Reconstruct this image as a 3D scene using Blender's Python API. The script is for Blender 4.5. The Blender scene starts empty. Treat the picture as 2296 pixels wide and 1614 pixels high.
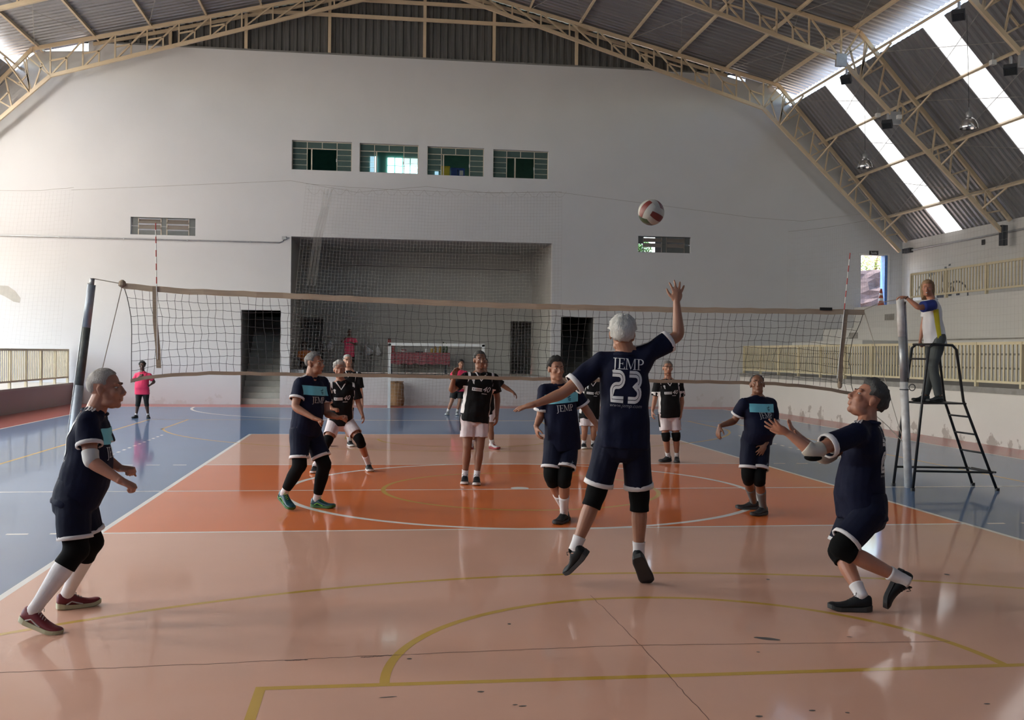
import bpy, bmesh, math, random
import numpy as np
from mathutils import Vector, Matrix, noise
from mathutils.bvhtree import BVHTree
random.seed(7)
C = bpy.context.scene.collection
SC = bpy.context.scene
V = Vector

# ------------------------------------------------------------------ camera
W, H = 2296, 1614
FPX, YAW, PITCH, ROLL = 2282.3, 0.133193, -0.0063246, 0.0119937
CAM = V((-1.8663, -13.274, 1.7861))
Fw = V((math.sin(YAW)*math.cos(PITCH), math.cos(YAW)*math.cos(PITCH), math.sin(PITCH)))
R0 = V((math.cos(YAW), -math.sin(YAW), 0)); U0 = R0.cross(Fw)
Rt = R0*math.cos(ROLL)+U0*math.sin(ROLL); Up = -R0*math.sin(ROLL)+U0*math.cos(ROLL)
cam = bpy.data.cameras.new('camera'); camo = bpy.data.objects.new('camera', cam); C.objects.link(camo)
cam.sensor_fit = 'HORIZONTAL'; cam.sensor_width = 36.0; cam.lens = FPX*36/W; cam.clip_end = 400
camo.matrix_world = Matrix(((Rt.x, Up.x, -Fw.x, CAM.x), (Rt.y, Up.y, -Fw.y, CAM.y), (Rt.z, Up.z, -Fw.z, CAM.z), (0, 0, 0, 1)))
SC.camera = camo
def ray(x, y): return Fw+Rt*((x-W/2)/FPX)+Up*((H/2-y)/FPX)
def at(x, y, Y):
    d = ray(x, y); return CAM+d*((Y-CAM.y)/d.y)
def atX(x, y, X):
    d = ray(x, y); return CAM+d*((X-CAM.x)/d.x)
def atZ(x, y, Z=0.0):
    d = ray(x, y); return CAM+d*((Z-CAM.z)/d.z)

# ------------------------------------------------------------------ light
SUN_ELEV, SUN_AZ = math.radians(58), math.radians(-80)       # sun stands on the left side of the hall
wd = bpy.data.worlds.new('sky'); SC.world = wd; wd.use_nodes = True
nt = wd.node_tree; bg = nt.nodes['Background']
sky = nt.nodes.new('ShaderNodeTexSky'); sky.sky_type = 'NISHITA'; sky.sun_disc = False
sky.sun_elevation = SUN_ELEV; sky.sun_rotation = SUN_AZ; sky.air_density = 1.2; sky.dust_density = 2.5; sky.ozone_density = 1.0
nt.links.new(sky.outputs[0], bg.inputs[0]); bg.inputs[1].default_value = 0.75
sun = bpy.data.lights.new('sun', 'SUN'); sun.energy = 7.0; sun.angle = math.radians(0.6); sun.color = (1.0, .93, .82)
suno = bpy.data.objects.new('sun', sun); C.objects.link(suno)
sd = V((math.sin(SUN_AZ)*math.cos(SUN_ELEV), math.cos(SUN_AZ)*math.cos(SUN_ELEV), math.sin(SUN_ELEV)))
suno.rotation_euler = sd.to_track_quat('Z', 'Y').to_euler(); suno.location = (-60, 0, 60)
def portal(loc, sx, sy, nrm):
    l = bpy.data.lights.new('daylight_portal', 'AREA'); l.shape = 'RECTANGLE'; l.size = sx; l.size_y = sy
    l.cycles.is_portal = True
    o = bpy.data.objects.new('daylight_portal', l); C.objects.link(o); o.location = loc
    o.rotation_euler = (-V(nrm)).to_track_quat('Z', 'Y').to_euler()
    return o
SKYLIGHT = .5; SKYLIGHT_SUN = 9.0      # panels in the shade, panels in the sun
SC.view_settings.view_transform = 'Standard'; SC.view_settings.look = 'None'
SC.view_settings.exposure = 1.15; SC.view_settings.gamma = 1.0; SC.view_settings.use_curve_mapping = False
SC.cycles.use_denoising = True
SC.cycles.max_bounces = 5; SC.cycles.diffuse_bounces = 3; SC.cycles.glossy_bounces = 2; SC.cycles.transmission_bounces = 5
SC.cycles.transparent_max_bounces = 6; SC.cycles.use_adaptive_sampling = True; SC.cycles.adaptive_threshold = .1; SC.cycles.adaptive_min_samples = 16; SC.cycles.sample_clamp_indirect = 6.0; SC.cycles.caustics_reflective = False; SC.cycles.caustics_refractive = False

# ------------------------------------------------------------------ helpers
MATS = {}
def lin(c):
    c = c/255.0
    return c/12.92 if c <= .04045 else ((c+.055)/1.055)**2.4
def rgb(r, g, b): return (lin(r), lin(g), lin(b))
def mat(name, col, rough=.6, metal=0.0, var=.12, scale=6.0, bump=0.0, bscale=40.0, coat=0.0, coatr=.1, spec=.5, col2=None, emit=0.0, alpha=1.0, stretch=None):
    if name in MATS: return MATS[name]
    m = bpy.data.materials.new(name); m.use_nodes = True; t = m.node_tree; b = t.nodes['Principled BSDF']
    tc = t.nodes.new('ShaderNodeTexCoord'); mp = t.nodes.new('ShaderNodeMapping'); t.links.new(tc.outputs['Object'], mp.inputs[0])
    if stretch: mp.inputs['Scale'].default_value = stretch
    n = t.nodes.new('ShaderNodeTexNoise'); n.inputs['Scale'].default_value = scale; n.inputs['Detail'].default_value = 5
    t.links.new(mp.outputs[0], n.inputs[0])
    mx = t.nodes.new('ShaderNodeMix'); mx.data_type = 'RGBA'
    c2 = col2 or tuple(c*(1-var*2) for c in col)
    mx.inputs[6].default_value = (*[min(1, c*(1+var*.6)) for c in col], 1); mx.inputs[7].default_value = (*c2, 1)
    t.links.new(n.outputs['Fac'], mx.inputs[0]); t.links.new(mx.outputs[2], b.inputs['Base Color'])
    b.inputs['Roughness'].default_value = rough; b.inputs['Metallic'].default_value = metal
    b.inputs['Specular IOR Level'].default_value = spec
    b.inputs['Coat Weight'].default_value = coat; b.inputs['Coat Roughness'].default_value = coatr
    if emit: b.inputs['Emission Color'].default_value = (*col, 1); b.inputs['Emission Strength'].default_value = emit
    b.inputs['Alpha'].default_value = alpha
    if bump:
        n2 = t.nodes.new('ShaderNodeTexNoise'); n2.inputs['Scale'].default_value = bscale; n2.inputs['Detail'].default_value = 4
        t.links.new(mp.outputs[0], n2.inputs[0])
        bp = t.nodes.new('ShaderNodeBump'); bp.inputs['Strength'].default_value = bump; bp.inputs['Distance'].default_value = .02
        t.links.new(n2.outputs['Fac'], bp.inputs['Height']); t.links.new(bp.outputs[0], b.inputs['Normal'])
    MATS[name] = m; return m
def glassmat(name, col, alpha=.35, rough=.08):
    if name in MATS: return MATS[name]
    m = mat(name, col, rough=rough, var=.05, alpha=alpha); return m

def tag(o, label=None, cat=None, group=None, kind=None):
    if label: o['label'] = label
    if cat: o['category'] = cat
    if group: o['group'] = group
    if kind: o['kind'] = kind
    return o
def link(name, me, parent=None):
    o = bpy.data.objects.new(name, me); C.objects.link(o)
    if parent: o.parent = parent
    return o
def empty(name, loc=(0, 0, 0), parent=None):
    o = bpy.data.objects.new(name, None); C.objects.link(o); o.location = loc; o.empty_display_size = .1
    if parent: o.parent = parent
    return o
class MB:
    """collects shapes; build() links them as one mesh object (world coordinates are turned into the parent's)"""
    def __init__(s): s.v = []; s.f = []
    def add(s, vs, fs):
        k = len(s.v); s.v += [tuple(p) for p in vs]; s.f += [tuple(i+k for i in f) for f in fs]; return s
    def box(s, a, b):
        x0, y0, z0 = (min(a[i], b[i]) for i in range(3)); x1, y1, z1 = (max(a[i], b[i]) for i in range(3))
        return s.add([(x0, y0, z0), (x1, y0, z0), (x1, y1, z0), (x0, y1, z0), (x0, y0, z1), (x1, y0, z1), (x1, y1, z1), (x0, y1, z1)],
                     [(0, 3, 2, 1), (4, 5, 6, 7), (0, 1, 5, 4), (1, 2, 6, 5), (2, 3, 7, 6), (3, 0, 4, 7)])
    def prism(s, poly, ext):
        """poly: planar 3-D points, ext: extrusion vector"""
        n = len(poly); e = V(ext); p = [V(q) for q in poly]
        return s.add(p+[q+e for q in p], [tuple(range(n))[::-1], tuple(range(n, 2*n))]+[(i, (i+1) % n, n+(i+1) % n, n+i) for i in range(n)])
    def beam(s, p, q, w, h=None, up=(0, 0, 1)):
        p = V(p); q = V(q); h = h or w; d = (q-p).normalized(); u = V(up)
        if abs(d.dot(u)) > .98: u = V((0, 1, 0))
        a = d.cross(u).normalized(); b = a.cross(d).normalized()
        o = [(-1, -1), (1, -1), (1, 1), (-1, 1)]
        vs = [c+a*(i*w/2)+b*(j*h/2) for c in (p, q) for i, j in o]
        return s.add(vs, [(0, 1, 2, 3), (7, 6, 5, 4), (0, 4, 5, 1), (1, 5, 6, 2), (2, 6, 7, 3), (3, 7, 4, 0)])
    def tube(s, pts, r, n=8, caps=True, closed=False):
        pts = [V(p) for p in pts]; m = len(pts); rr = r if hasattr(r, '__len__') else [r]*m
        k = len(s.v); prev = None
        for i, p in enumerate(pts):
            if closed: d = pts[(i+1) % m]-pts[i-1]
            else: d = pts[min(i+1, m-1)]-pts[max(i-1, 0)]
            d = d.normalized() if d.length > 1e-9 else V((0, 0, 1))
            if prev is None:
                prev = d.cross(V((0, 0, 1)) if abs(d.z) < .9 else V((1, 0, 0))).normalized()
            a = (prev-d*prev.dot(d)).normalized(); b = d.cross(a); prev = a
            for j in range(n):
                t = 2*math.pi*j/n; s.v.append(tuple(p+a*(math.cos(t)*rr[i])+b*(math.sin(t)*rr[i])))
        for i in range(m if closed else m-1):
            for j in range(n):
                a0 = k+i*n; b0 = k+((i+1) % m)*n
                s.f.append((a0+j, a0+(j+1) % n, b0+(j+1) % n, b0+j))
        if caps and not closed:
            s.f.append(tuple(range(k, k+n))[::-1]); s.f.append(tuple(range(k+(m-1)*n, k+m*n)))
        return s
    def rings(s, rings, caps=True):
        k = len(s.v); n = len(rings[0]); m = len(rings)
        for r in rings: s.v += [tuple(p) for p in r]
        for i in range(m-1):
            for j in range(n):
                s.f.append((k+i*n+j, k+i*n+(j+1) % n, k+(i+1)*n+(j+1) % n, k+(i+1)*n+j))
        if caps: s.f.append(tuple(range(k, k+n))[::-1]); s.f.append(tuple(range(k+(m-1)*n, k+m*n)))
        return s
    def lathe(s, c, prof, n=16, axis=(0, 0, 1), caps=True):
        ax = V(axis).normalized(); a = ax.cross(V((0, 1, 0)) if abs(ax.y) < .9 else V((1, 0, 0))).normalized(); b = ax.cross(a); c = V(c)
        return s.rings([[c+ax*h+(a*math.cos(2*math.pi*j/n)+b*math.sin(2*math.pi*j/n))*max(r, 1e-4) for j in range(n)] for r, h in prof], caps)
    def ell(s, c, ax, n=12, m=8):
        """ellipsoid: ax = three axis vectors"""
        c = V(c); A, B, D = [V(a) for a in ax]
        return s.rings([[c+D*math.cos(math.pi*i/m)*-1+(A*math.cos(2*math.pi*j/n)+B*math.sin(2*math.pi*j/n))*max(math.sin(math.pi*i/m), 1e-3) for j in range(n)] for i in range(m+1)])
    def grid(s, pts):
        """pts[i][j] -> open sheet"""
        k = len(s.v); m = len(pts); n = len(pts[0])
        for r in pts: s.v += [tuple(p) for p in r]
        for i in range(m-1):
            for j in range(n-1): s.f.append((k+i*n+j, k+i*n+j+1, k+(i+1)*n+j+1, k+(i+1)*n+j))
        return s
    def mesh(s, name, material=None, origin=(0, 0, 0), smooth=False):
        o = V(origin); me = bpy.data.meshes.new(name)
        me.from_pydata([(x-o.x, y-o.y, z-o.z) for x, y, z in s.v], [], s.f); me.update()
        if material: me.materials.append(material)
        if smooth: me.polygons.foreach_set('use_smooth', [True]*len(me.polygons))
        return me
    def build(s, name, material, parent=None, smooth=False, origin=None):
        po = V((0, 0, 0)); q = parent
        while q is not None: po = po+q.location; q = q.parent
        if origin is None: origin = po
        me = s.mesh(name, material, origin, smooth); o = link(name, me, parent); o.location = V(origin)-po
        return o
def fixn(o):
    bm = bmesh.new(); bm.from_mesh(o.data); bmesh.ops.recalc_face_normals(bm, faces=bm.faces); bm.to_mesh(o.data); bm.free(); return o
# ================================================================== THE HALL
XC = -0.4                      # middle of the hall
YB, YF = 21.15, -22.0          # far wall, near wall
def shal(d): return 14.37-.245*abs(d)
def steep(d): return 10.73-1.102*(d-12.94)

def wall_paint(name, col, dirty=.0, brick=False):
    m = mat(name, col, rough=.75, var=.04, scale=.7, bump=.05, bscale=25)
    t = m.node_tree; b = t.nodes['Principled BSDF']; old = b.inputs['Base Color'].links[0].from_socket
    tc = t.nodes.new('ShaderNodeTexCoord'); sp = t.nodes.new('ShaderNodeSeparateXYZ'); t.links.new(tc.outputs['Object'], sp.inputs[0])
    if dirty:
        n = t.nodes.new('ShaderNodeTexNoise'); n.inputs['Scale'].default_value = 2.3; n.inputs['Detail'].default_value = 7; n.inputs['Roughness'].default_value = .6
        t.links.new(tc.outputs['Object'], n.inputs[0])
        mr = t.nodes.new('ShaderNodeMapRange'); mr.inputs[1].default_value = 1.0; mr.inputs[2].default_value = .0; mr.inputs[3].default_value = -.25; mr.inputs[4].default_value = .1
        t.links.new(sp.outputs[2], mr.inputs[0])
        ad = t.nodes.new('ShaderNodeMath'); t.links.new(n.outputs['Fac'], ad.inputs[0]); t.links.new(mr.outputs[0], ad.inputs[1])
        cr = t.nodes.new('ShaderNodeMapRange'); cr.inputs[1].default_value = .60; cr.inputs[2].default_value = .64; cr.inputs[4].default_value = dirty
        t.links.new(ad.outputs[0], cr.inputs[0])
        mx = t.nodes.new('ShaderNodeMix'); mx.data_type = 'RGBA'; t.links.new(cr.outputs[0], mx.inputs[0]); t.links.new(old, mx.inputs[6])
        mx.inputs[7].default_value = (.38, .33, .29, 1); t.links.new(mx.outputs[2], b.inputs['Base Color'])
    if brick:
        br = t.nodes.new('ShaderNodeTexBrick'); br.inputs['Scale'].default_value = 1.0; br.inputs['Brick Width'].default_value = .4; br.inputs['Row Height'].default_value = .2
        br.inputs['Mortar Size'].default_value = .008; br.inputs['Color1'].default_value = br.inputs['Color2'].default_value = (1, 1, 1, 1); br.inputs['Mortar'].default_value = (0, 0, 0, 1)
        cb = t.nodes.new('ShaderNodeCombineXYZ'); sm = t.nodes.new('ShaderNodeMath'); t.links.new(sp.outputs[0], sm.inputs[0]); t.links.new(sp.outputs[1], sm.inputs[1])
        t.links.new(sm.outputs[0], cb.inputs[0]); t.links.new(sp.outputs[2], cb.inputs[1]); t.links.new(cb.outputs[0], br.inputs[0])
        bp = t.nodes.new('ShaderNodeBump'); bp.inputs['Strength'].default_value = .5; bp.inputs['Distance'].default_value = .01
        t.links.new(br.outputs[0], bp.inputs['Height']); t.links.new(bp.outputs[0], b.inputs['Normal'])
    return m
M_wall = wall_paint('white_wall_paint', (.60, .60, .605), dirty=.25)
M_brick = wall_paint('painted_block_wall', (.62, .61, .585), brick=True)
M_base = wall_paint('peeling_cream_paint', (.66, .62, .57), dirty=.9)
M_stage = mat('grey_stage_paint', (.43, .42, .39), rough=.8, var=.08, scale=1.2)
M_conc = mat('raw_concrete', (.33, .31, .285), rough=.9, var=.25, scale=5, bump=.2)
M_cream = mat('cream_enamel', (.66, .53, .36), rough=.45, var=.08, scale=4)
M_rail = mat('cream_railing_enamel', (.66, .57, .38), rough=.5, var=.08, scale=5)
M_zinc = mat('zinc_roof_sheet', (.36, .36, .365), rough=.42, metal=.75, var=.18, scale=1.5, stretch=(.3, 4, .3))
M_zinco = mat('outer_bounce_zinc', (.66, .67, .68), rough=.5, metal=.1, var=.08, scale=1.5)  # unseen outer roof layer, added bright to bounce daylight under the overhang
M_zincg = mat('gable_sheet', (.22, .22, .215), rough=.4, metal=.6, var=.3, scale=3, stretch=(6, 1, .3))
M_dark = mat('dark_steel', (.035, .04, .05), rough=.5)
M_black = mat('black_enamel', (.012, .012, .013), rough=.4)
M_white = mat('white_enamel', (.72, .72, .70), rough=.4, var=.06)
M_steel = mat('galvanised_steel', (.42, .43, .44), rough=.4, metal=.5, var=.2, scale=8)
M_rope = mat('pale_rope', (.5, .46, .4), rough=.9)
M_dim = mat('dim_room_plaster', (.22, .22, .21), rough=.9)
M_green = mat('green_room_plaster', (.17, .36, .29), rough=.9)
M_wood = mat('brown_wood', (.20, .10, .05), rough=.6, var=.2, scale=10)

# ------------------------------------------------------------------ floor
def floor_mat(name, col, var=.05):
    m = mat(name, col, rough=.55, var=var, scale=1.1, coat=.60, coatr=.075, bump=.010, bscale=1.6, spec=.25)
    m.node_tree.nodes['Principled BSDF'].inputs['Coat IOR'].default_value = 1.5
    return m
F_blue = floor_mat('blue_floor_paint', (.105, .18, .32)); F_red = floor_mat('red_floor_paint', (.46, .095, .075))
F_peach = floor_mat('peach_floor_paint', (.72, .39, .27)); F_orange = floor_mat('orange_floor_paint', (.74, .165, .030))
F_white = floor_mat('white_line_paint', (.85, .82, .76)); F_yel = floor_mat('yellow_line_paint', (.60, .35, .04))
M_crack = mat('dark_floor_crack', (.16, .08, .06), rough=.7); M_scuff = mat('black_scuff', (.10, .08, .07), rough=.6)
fl = MB().box((-17.9, YF-.2, -.25), (17.2, YB+6, 0)).build('floor', F_red); tag(fl, 'glossy painted sports floor with coloured courts', kind='structure')
LZ = [0.0008]
def flat(name, poly, m, z):
    mb = MB(); z *= .25; mb.add([(x, y, z) for x, y in poly], [tuple(range(len(poly)))]); o = mb.build(name, m, fl); return o
def rect(name, x0, x1, y0, y1, m, z): return flat(name, [(x0, y0), (x1, y0), (x1, y1), (x0, y1)], m, z)
rect('blue_zone', -10.0, 9.65, -20.5, 19.5, F_blue, .0008)
rect('peach_zone', -4.5, 4.5, 3, 9, F_peach, .0016); rect('peach_zone', -4.5, 4.5, -9, -3, F_peach, .0016)
rect('orange_zone', -4.5, 4.5, -3, 3, F_orange, .0016)
def line(name, pts, w, m, z, closed=False):
    P = [V((x, y, 0)) for x, y in pts]; n = len(P); a = []; b = []
    for i in range(n):
        d = (P[(i+1) % n]-P[i-1]) if closed else (P[min(i+1, n-1)]-P[max(i-1, 0)])
        d.normalize(); q = V((-d.y, d.x, 0))*(w/2); a.append(P[i]+q); b.append(P[i]-q)
    z *= .25; mb = MB(); vs = [(p.x, p.y, z) for p in a+b]; k = n if closed else n-1
    mb.add(vs, [(i, n+i, n+(i+1) % n, (i+1) % n) for i in range(k)]); return mb.build(name, m, fl)
def arc(cx, cy, r, a0, a1, n=64): return [(cx+r*math.cos(math.radians(a0+(a1-a0)*i/n)), cy+r*math.sin(math.radians(a0+(a1-a0)*i/n))) for i in range(n+1)]
for x in (-10.0, 9.65): line('white_boundary_line', [(x, -20.5), (x, 19.5)], .06, F_white, .0024)
line('white_boundary_line', [(-10, 19.5), (9.65, 19.5)], .06, F_white, .0024)
for x in (-4.5, 4.5): line('white_court_line', [(x, -9), (x, 9)], .06, F_white, .0026)
for y in (-9, 9, -3, 3): line('white_court_line', [(-4.53, y), (4.53, y)], .05, F_white, .0028)
line('white_court_line', [(-10, 0), (9.65, 0)], .05, F_white, .003)
line('white_centre_circle', arc(.05, 0, 3.05, 0, 360, 96)[:-1], .08, F_white, .0032, True)
flat('white_centre_spot', arc(.05, 0.1, .12, 0, 360, 24)[:-1], F_white, .0034)
line('yellow_centre_circle', arc(.05, 0, 1.8, 0, 360, 72)[:-1], .06, F_yel, .0031, True)
for s in (1, -1):
    line('yellow_three_point_line', [(-6.6, s*13.6), (-6.6, s*10.3)]+[(x, s*y) for x, y in [(6.75*math.cos(math.radians(a)), 11.9-6.75*math.sin(math.radians(a))) for a in np.linspace(168, 12, 80)]]+[(6.6, s*10.3), (6.6, s*13.6)], .055, F_yel, .0036)
    line('yellow_free_throw_circle', [(x, s*y) for x, y in [(1.8*math.cos(math.radians(a)), 7.78-1.8*math.sin(math.radians(a))) for a in np.linspace(180, 0, 60)]], .055, F_yel, .0038)
    line('yellow_key_line', [(-2.45, s*7.78), (2.45, s*7.78)], .055, F_yel, .004)
    for x in (-2.45, 2.45): line('yellow_key_line', [(x, s*(7.78-.027)), (x, s*13.6)], .055, F_yel, .0042)
    line('yellow_base_line', [(-7.5, s*13.6), (7.5, s*13.6)], .055, F_yel, .0044)
for x in (-7.55, 7.55): line('yellow_side_line', [(x, -13.6), (x, 13.6)], .055, F_yel, .0046)
line('white_goal_area_line', arc(-1.45, 19.5, 6.0, 180, 270, 40)+arc(1.55, 19.5, 6.0, 270, 360, 40), .08, F_white, .0034)
for s in (-1, 1):
    for k in range(5):
        for y in (-3, 3): line('white_dash', [(s*(4.75+.4*k), y), (s*(4.95+.4*k), y)], .05, F_white, .0028)
    for k in range(26): line('white_dash', [(s*6.26, -8.9+.4*k if k < 13 else 3.8+.4*(k-13)), (s*6.26, -8.75+.4*k if k < 13 else 3.95+.4*(k-13))], .05, F_white, .0028)
# expansion joint, cracks, scuffs
def joint(pts, w):
    rr = random.Random(3); P = []
    for (a, b) in zip(pts[:-1], pts[1:]):
        for i in range(20): t = i/20; P.append((a[0]+(b[0]-a[0])*t+rr.uniform(-.006, .006), a[1]+(b[1]-a[1])*t+rr.uniform(-.006, .006)))
    P.append(pts[-1]); line('floor_crack', P, w, M_crack, .0048)
g = lambda x, y: tuple(atZ(x, y))[:2]
joint([g(0, 1508), g(500, 1487), g(800, 1472), g(1400, 1447), g(2130, 1438)], .006)
joint([g(640, 1481), g(690, 1479)], .012); joint([g(810, 1474), g(880, 1469)], .012)
joint([g(1325, 1335), g(1437, 1448), g(1590, 1614)], .004)
for x, y, a, b, r in ((1720, 1432, .085, .03, -.5), (1700, 1462, .012, .01, 0), (1078, 1551, .02, .012, 0), (1155, 1580, .014, .007, 0), (1172, 1583, .022, .009, .1), (1821, 1593, .018, .01, 0), (1702, 1606, .02, .012, 0), (2213, 1578, .018, .009, 0), (1900, 1598, .012, .01, 0), (918, 1477, .016, .01, 0), (2123, 1288, .02, .03, 0), (1722, 1299, .015, .02, 0), (1142, 1399, .012, .016, 0), (870, 1563, .05, .007, .1), (1905, 1428, .02, .006, -.3)):
    c = atZ(x, y); flat('scuff_mark', [(c.x+a*math.cos(t)*math.cos(r)-b*math.sin(t)*math.sin(r), c.y+a*math.cos(t)*math.sin(r)+b*math.sin(t)*math.cos(r)) for t in [2*math.pi*k/10*1.0+random.uniform(-.2, .2) for k in range(10)]], M_scuff, .005)
# ------------------------------------------------------------------ ground outside
gm = mat('dry_earth', (.34, .25, .17), rough=.95, var=.25, scale=.3)
gr = MB(); gr.add([(-90, -80, -.4), (90, -80, -.4), (90, 110, -.4), (-90, 110, -.4)], [(0, 1, 2, 3)]); tag(gr.build('ground', gm), 'bare earth around the hall', kind='structure')

# ------------------------------------------------------------------ far wall with its openings
HOLES = {'window_1': (-4.69, -2.73, 7.80, 8.77), 'window_2': (-2.47, -.51, 7.80, 8.76), 'window_3': (-.21, 1.71, 7.78, 8.74), 'window_4': (2.02, 3.93, 7.77, 8.72),
         'louvre_l': (-9.8, -7.76, 5.51, 6.08), 'louvre_r': (7.11, 9.0, 5.36, 5.92), 'stage': (-4.68, 4.10, 1.0, 5.58),
         'stair_l': (-6.27, -5.0, 0.0, 3.12), 'door_r': (4.43, 5.60, .95, 3.07), 'exit': (15.29, 16.28, 3.57, 5.46)}
WT = 11.70
def roof_at(x):
    d = abs(x-XC); gap = .3 if (x < XC and 10.75 < d < 12.29) else (.12 if (x > XC and 10.65 < d < 11.3) else 0)
    return min(WT, 99)-0 if False else -gap+min(WT, shal(d)-.06 if d < 12.6 else 99, steep(d)-.06 if d > 12.3 else 99)
mb = MB(); xs = {-17.65, 16.85, XC-12.6, XC+12.6, XC-12.3, XC+12.3, XC-10.65, XC+10.65, XC-10.75, XC+11.3}
for a, b, c, d in HOLES.values(): xs |= {a, b}
xs = sorted(xs)
for a, b in zip(xs[:-1], xs[1:]):
    mid = (a+b)/2; hs = sorted([(h[2], h[3]) for h in HOLES.values() if h[0] <= mid <= h[1]]); z = 0
    for h0, h1 in hs:
        if h0 > z: mb.box((a, YB, z), (b, YB+.25, h0))
        z = h1
    za, zb = roof_at(a+1e-4), roof_at(b-1e-4)
    if za > z or zb > z: mb.prism([(a, YB, z), (b, YB, z), (b, YB, max(zb, z)), (a, YB, max(za, z))], (0, .25, 0))
wb = fixn(mb.build('wall_back', M_wall)); tag(wb, 'tall white end wall with stage opening and small windows', kind='structure')
# stage front wall (below the stage) and door sill
# ------------------------------------------------------------------ other walls
mb = MB().box((16.85, YF, 0), (17.1, YB, 5.96)); wr = mb.build('wall_right', M_brick); tag(wr, 'painted block wall behind the right gallery', kind='structure')
mb = MB().box((-17.9, YF, 0), (-17.65, YB, 1.7)).box((-17.9, YF, 1.7), (-17.65, -9.35, 5.45)).box((-17.9, YF, 5.45), (-17.65, YB, 5.85))  # unseen side; near bays closed up to cut light from behind the camera
for y in (20.6, 14.65, 8.65, 2.65, -3.35, -9.35, -15.35, -21.35): mb.box((-17.9, y-.2, 1.7), (-17.65, y+.2, 5.45))
tag(mb.build('wall_left', M_brick), 'low block wall of the open left side', kind='structure')
portal((-17.8, 5.9, 3.6), 30.5, 3.75, (1, 0, 0))
mb = MB(); xs = [-17.65, XC-12.6, XC-10.65, XC+10.65, XC+12.6, 16.85]
for a, b in zip(xs[:-1], xs[1:]): mb.prism([(a, YF, 0), (b, YF, 0), (b, YF, roof_at(b-1e-4)), (a, YF, roof_at(a+1e-4))], (0, -.25, 0))
tag(fixn(mb.build('wall_front', mat('bounce_cut_grey', (.16, .155, .15), rough=.9))), 'unseen near end wall, made dark to cut bounced light', kind='structure')  # out-of-view wall, coloured dark so less light returns from the camera side
# gallery fronts
WR_BASE, WL_BASE = 10.85, -11.55
mb = MB().box((WR_BASE, YF, 0), (11.15, YB, 1.08)); tag(mb.build('wall_court_right', M_base), 'peeling low wall beside the court', kind='structure')
mb = MB().box((WR_BASE-.03, YF, 1.08), (16.85, YB, 1.2)); tag(mb.build('trim_1', M_conc), 'concrete ledge under the right railing', kind='structure')
mb = MB().box((WL_BASE-.3, YF, 0), (WL_BASE, YB, .62)); tag(mb.build('wall_court_left', wall_paint('dull_pink_wall', (.42, .33, .32), dirty=.5)), 'low dull pink wall beside the court', kind='structure')
mb = MB().box((-17.65, YF, .62), (WL_BASE+.02, YB, .68)); tag(mb.build('trim_2', mat('pale_concrete', (.5, .47, .42), rough=.9)), 'pale ledge under the left railing', kind='structure')
mb = MB().box((14.0, YF, 1.2), (14.25, 15.9, 3.5)).box((14.25, YF, 3.4), (16.85, 15.9, 3.5)); mb.box((14.0, 15.65, 1.2), (16.85, 15.9, 3.5))
tag(mb.build('wall_gallery', M_brick), 'white block front of the upper gallery', kind='structure')
mb = MB().box((13.985, YF, 2.30), (14.0, 15.9, 2.34)); tag(mb.build('trim_3', M_conc), 'thin grey strip along the gallery wall, standing in for a groove shadow', kind='structure')  # raised strip, coloured for the shade a groove would hold
tr = empty('gallery_terrace', (12.7, 18.5, 1.2)); tag(tr, 'white stepped terrace climbing to the exit door', 'terrace')
for x0, z0, z1 in ((12.75, 1.2, 2.32), (13.9, 1.2, 2.78), (15.05, 1.2, 3.57)): MB().box((x0, 15.9, z0), (16.85 if x0 > 15 else x0+1.15, YB, z1)).build('terrace_step', M_brick, tr)
for x, y0, y1, z0, z1 in ((15.045, 18.3, 18.9, 3.05, 3.25), (13.895, 18.5, 19.1, 2.42, 2.62)): MB().box((x, y0, z0), (x-.015, y1, z1)).build('vent_plate', M_conc, tr)

# ------------------------------------------------------------------ stage
YS = 25.6
st = MB().box((-4.68, YB+.25, .85), (4.10, YS, .998)); o = st.build('floor_stage', mat('stage_screed', (.40, .37, .33), rough=.8, var=.15, scale=3)); tag(o, 'bare concrete stage floor', kind='structure')
dl = at(674, 711, YS), at(725, 711, YS); dr = at(1145, 720, YS), at(1193, 720, YS)
mb = MB(); xs = [-4.9, dl[0].x, dl[1].x, dr[0].x, dr[1].x, 4.35]
for i, (a, b) in enumerate(zip(xs[:-1], xs[1:])): mb.box((a, YS, 1.0 if i % 2 == 0 else (dl[0].z if i == 1 else dr[0].z)), (b, YS+.2, 5.9))
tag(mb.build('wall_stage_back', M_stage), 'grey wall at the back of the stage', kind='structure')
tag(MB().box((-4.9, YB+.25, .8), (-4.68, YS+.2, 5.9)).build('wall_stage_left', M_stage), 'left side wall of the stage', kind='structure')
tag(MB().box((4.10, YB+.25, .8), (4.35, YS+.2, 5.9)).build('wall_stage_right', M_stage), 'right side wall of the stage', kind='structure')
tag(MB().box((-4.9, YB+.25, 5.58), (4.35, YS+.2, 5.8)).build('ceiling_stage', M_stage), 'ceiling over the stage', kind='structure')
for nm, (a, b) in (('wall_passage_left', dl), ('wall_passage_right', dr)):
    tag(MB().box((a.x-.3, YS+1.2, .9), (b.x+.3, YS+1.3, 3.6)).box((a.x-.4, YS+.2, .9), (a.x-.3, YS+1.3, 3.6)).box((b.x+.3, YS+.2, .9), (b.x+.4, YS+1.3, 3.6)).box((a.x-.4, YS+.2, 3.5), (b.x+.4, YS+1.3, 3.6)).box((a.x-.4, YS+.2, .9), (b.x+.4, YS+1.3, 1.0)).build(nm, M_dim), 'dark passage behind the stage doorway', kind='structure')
MB().tube([(-3.2, YS-.03, 5.05), (3.6, YS-.03, 5.0)], .02, 6).build('conduit', M_dim, bpy.data.objects['wall_stage_back'])
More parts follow.
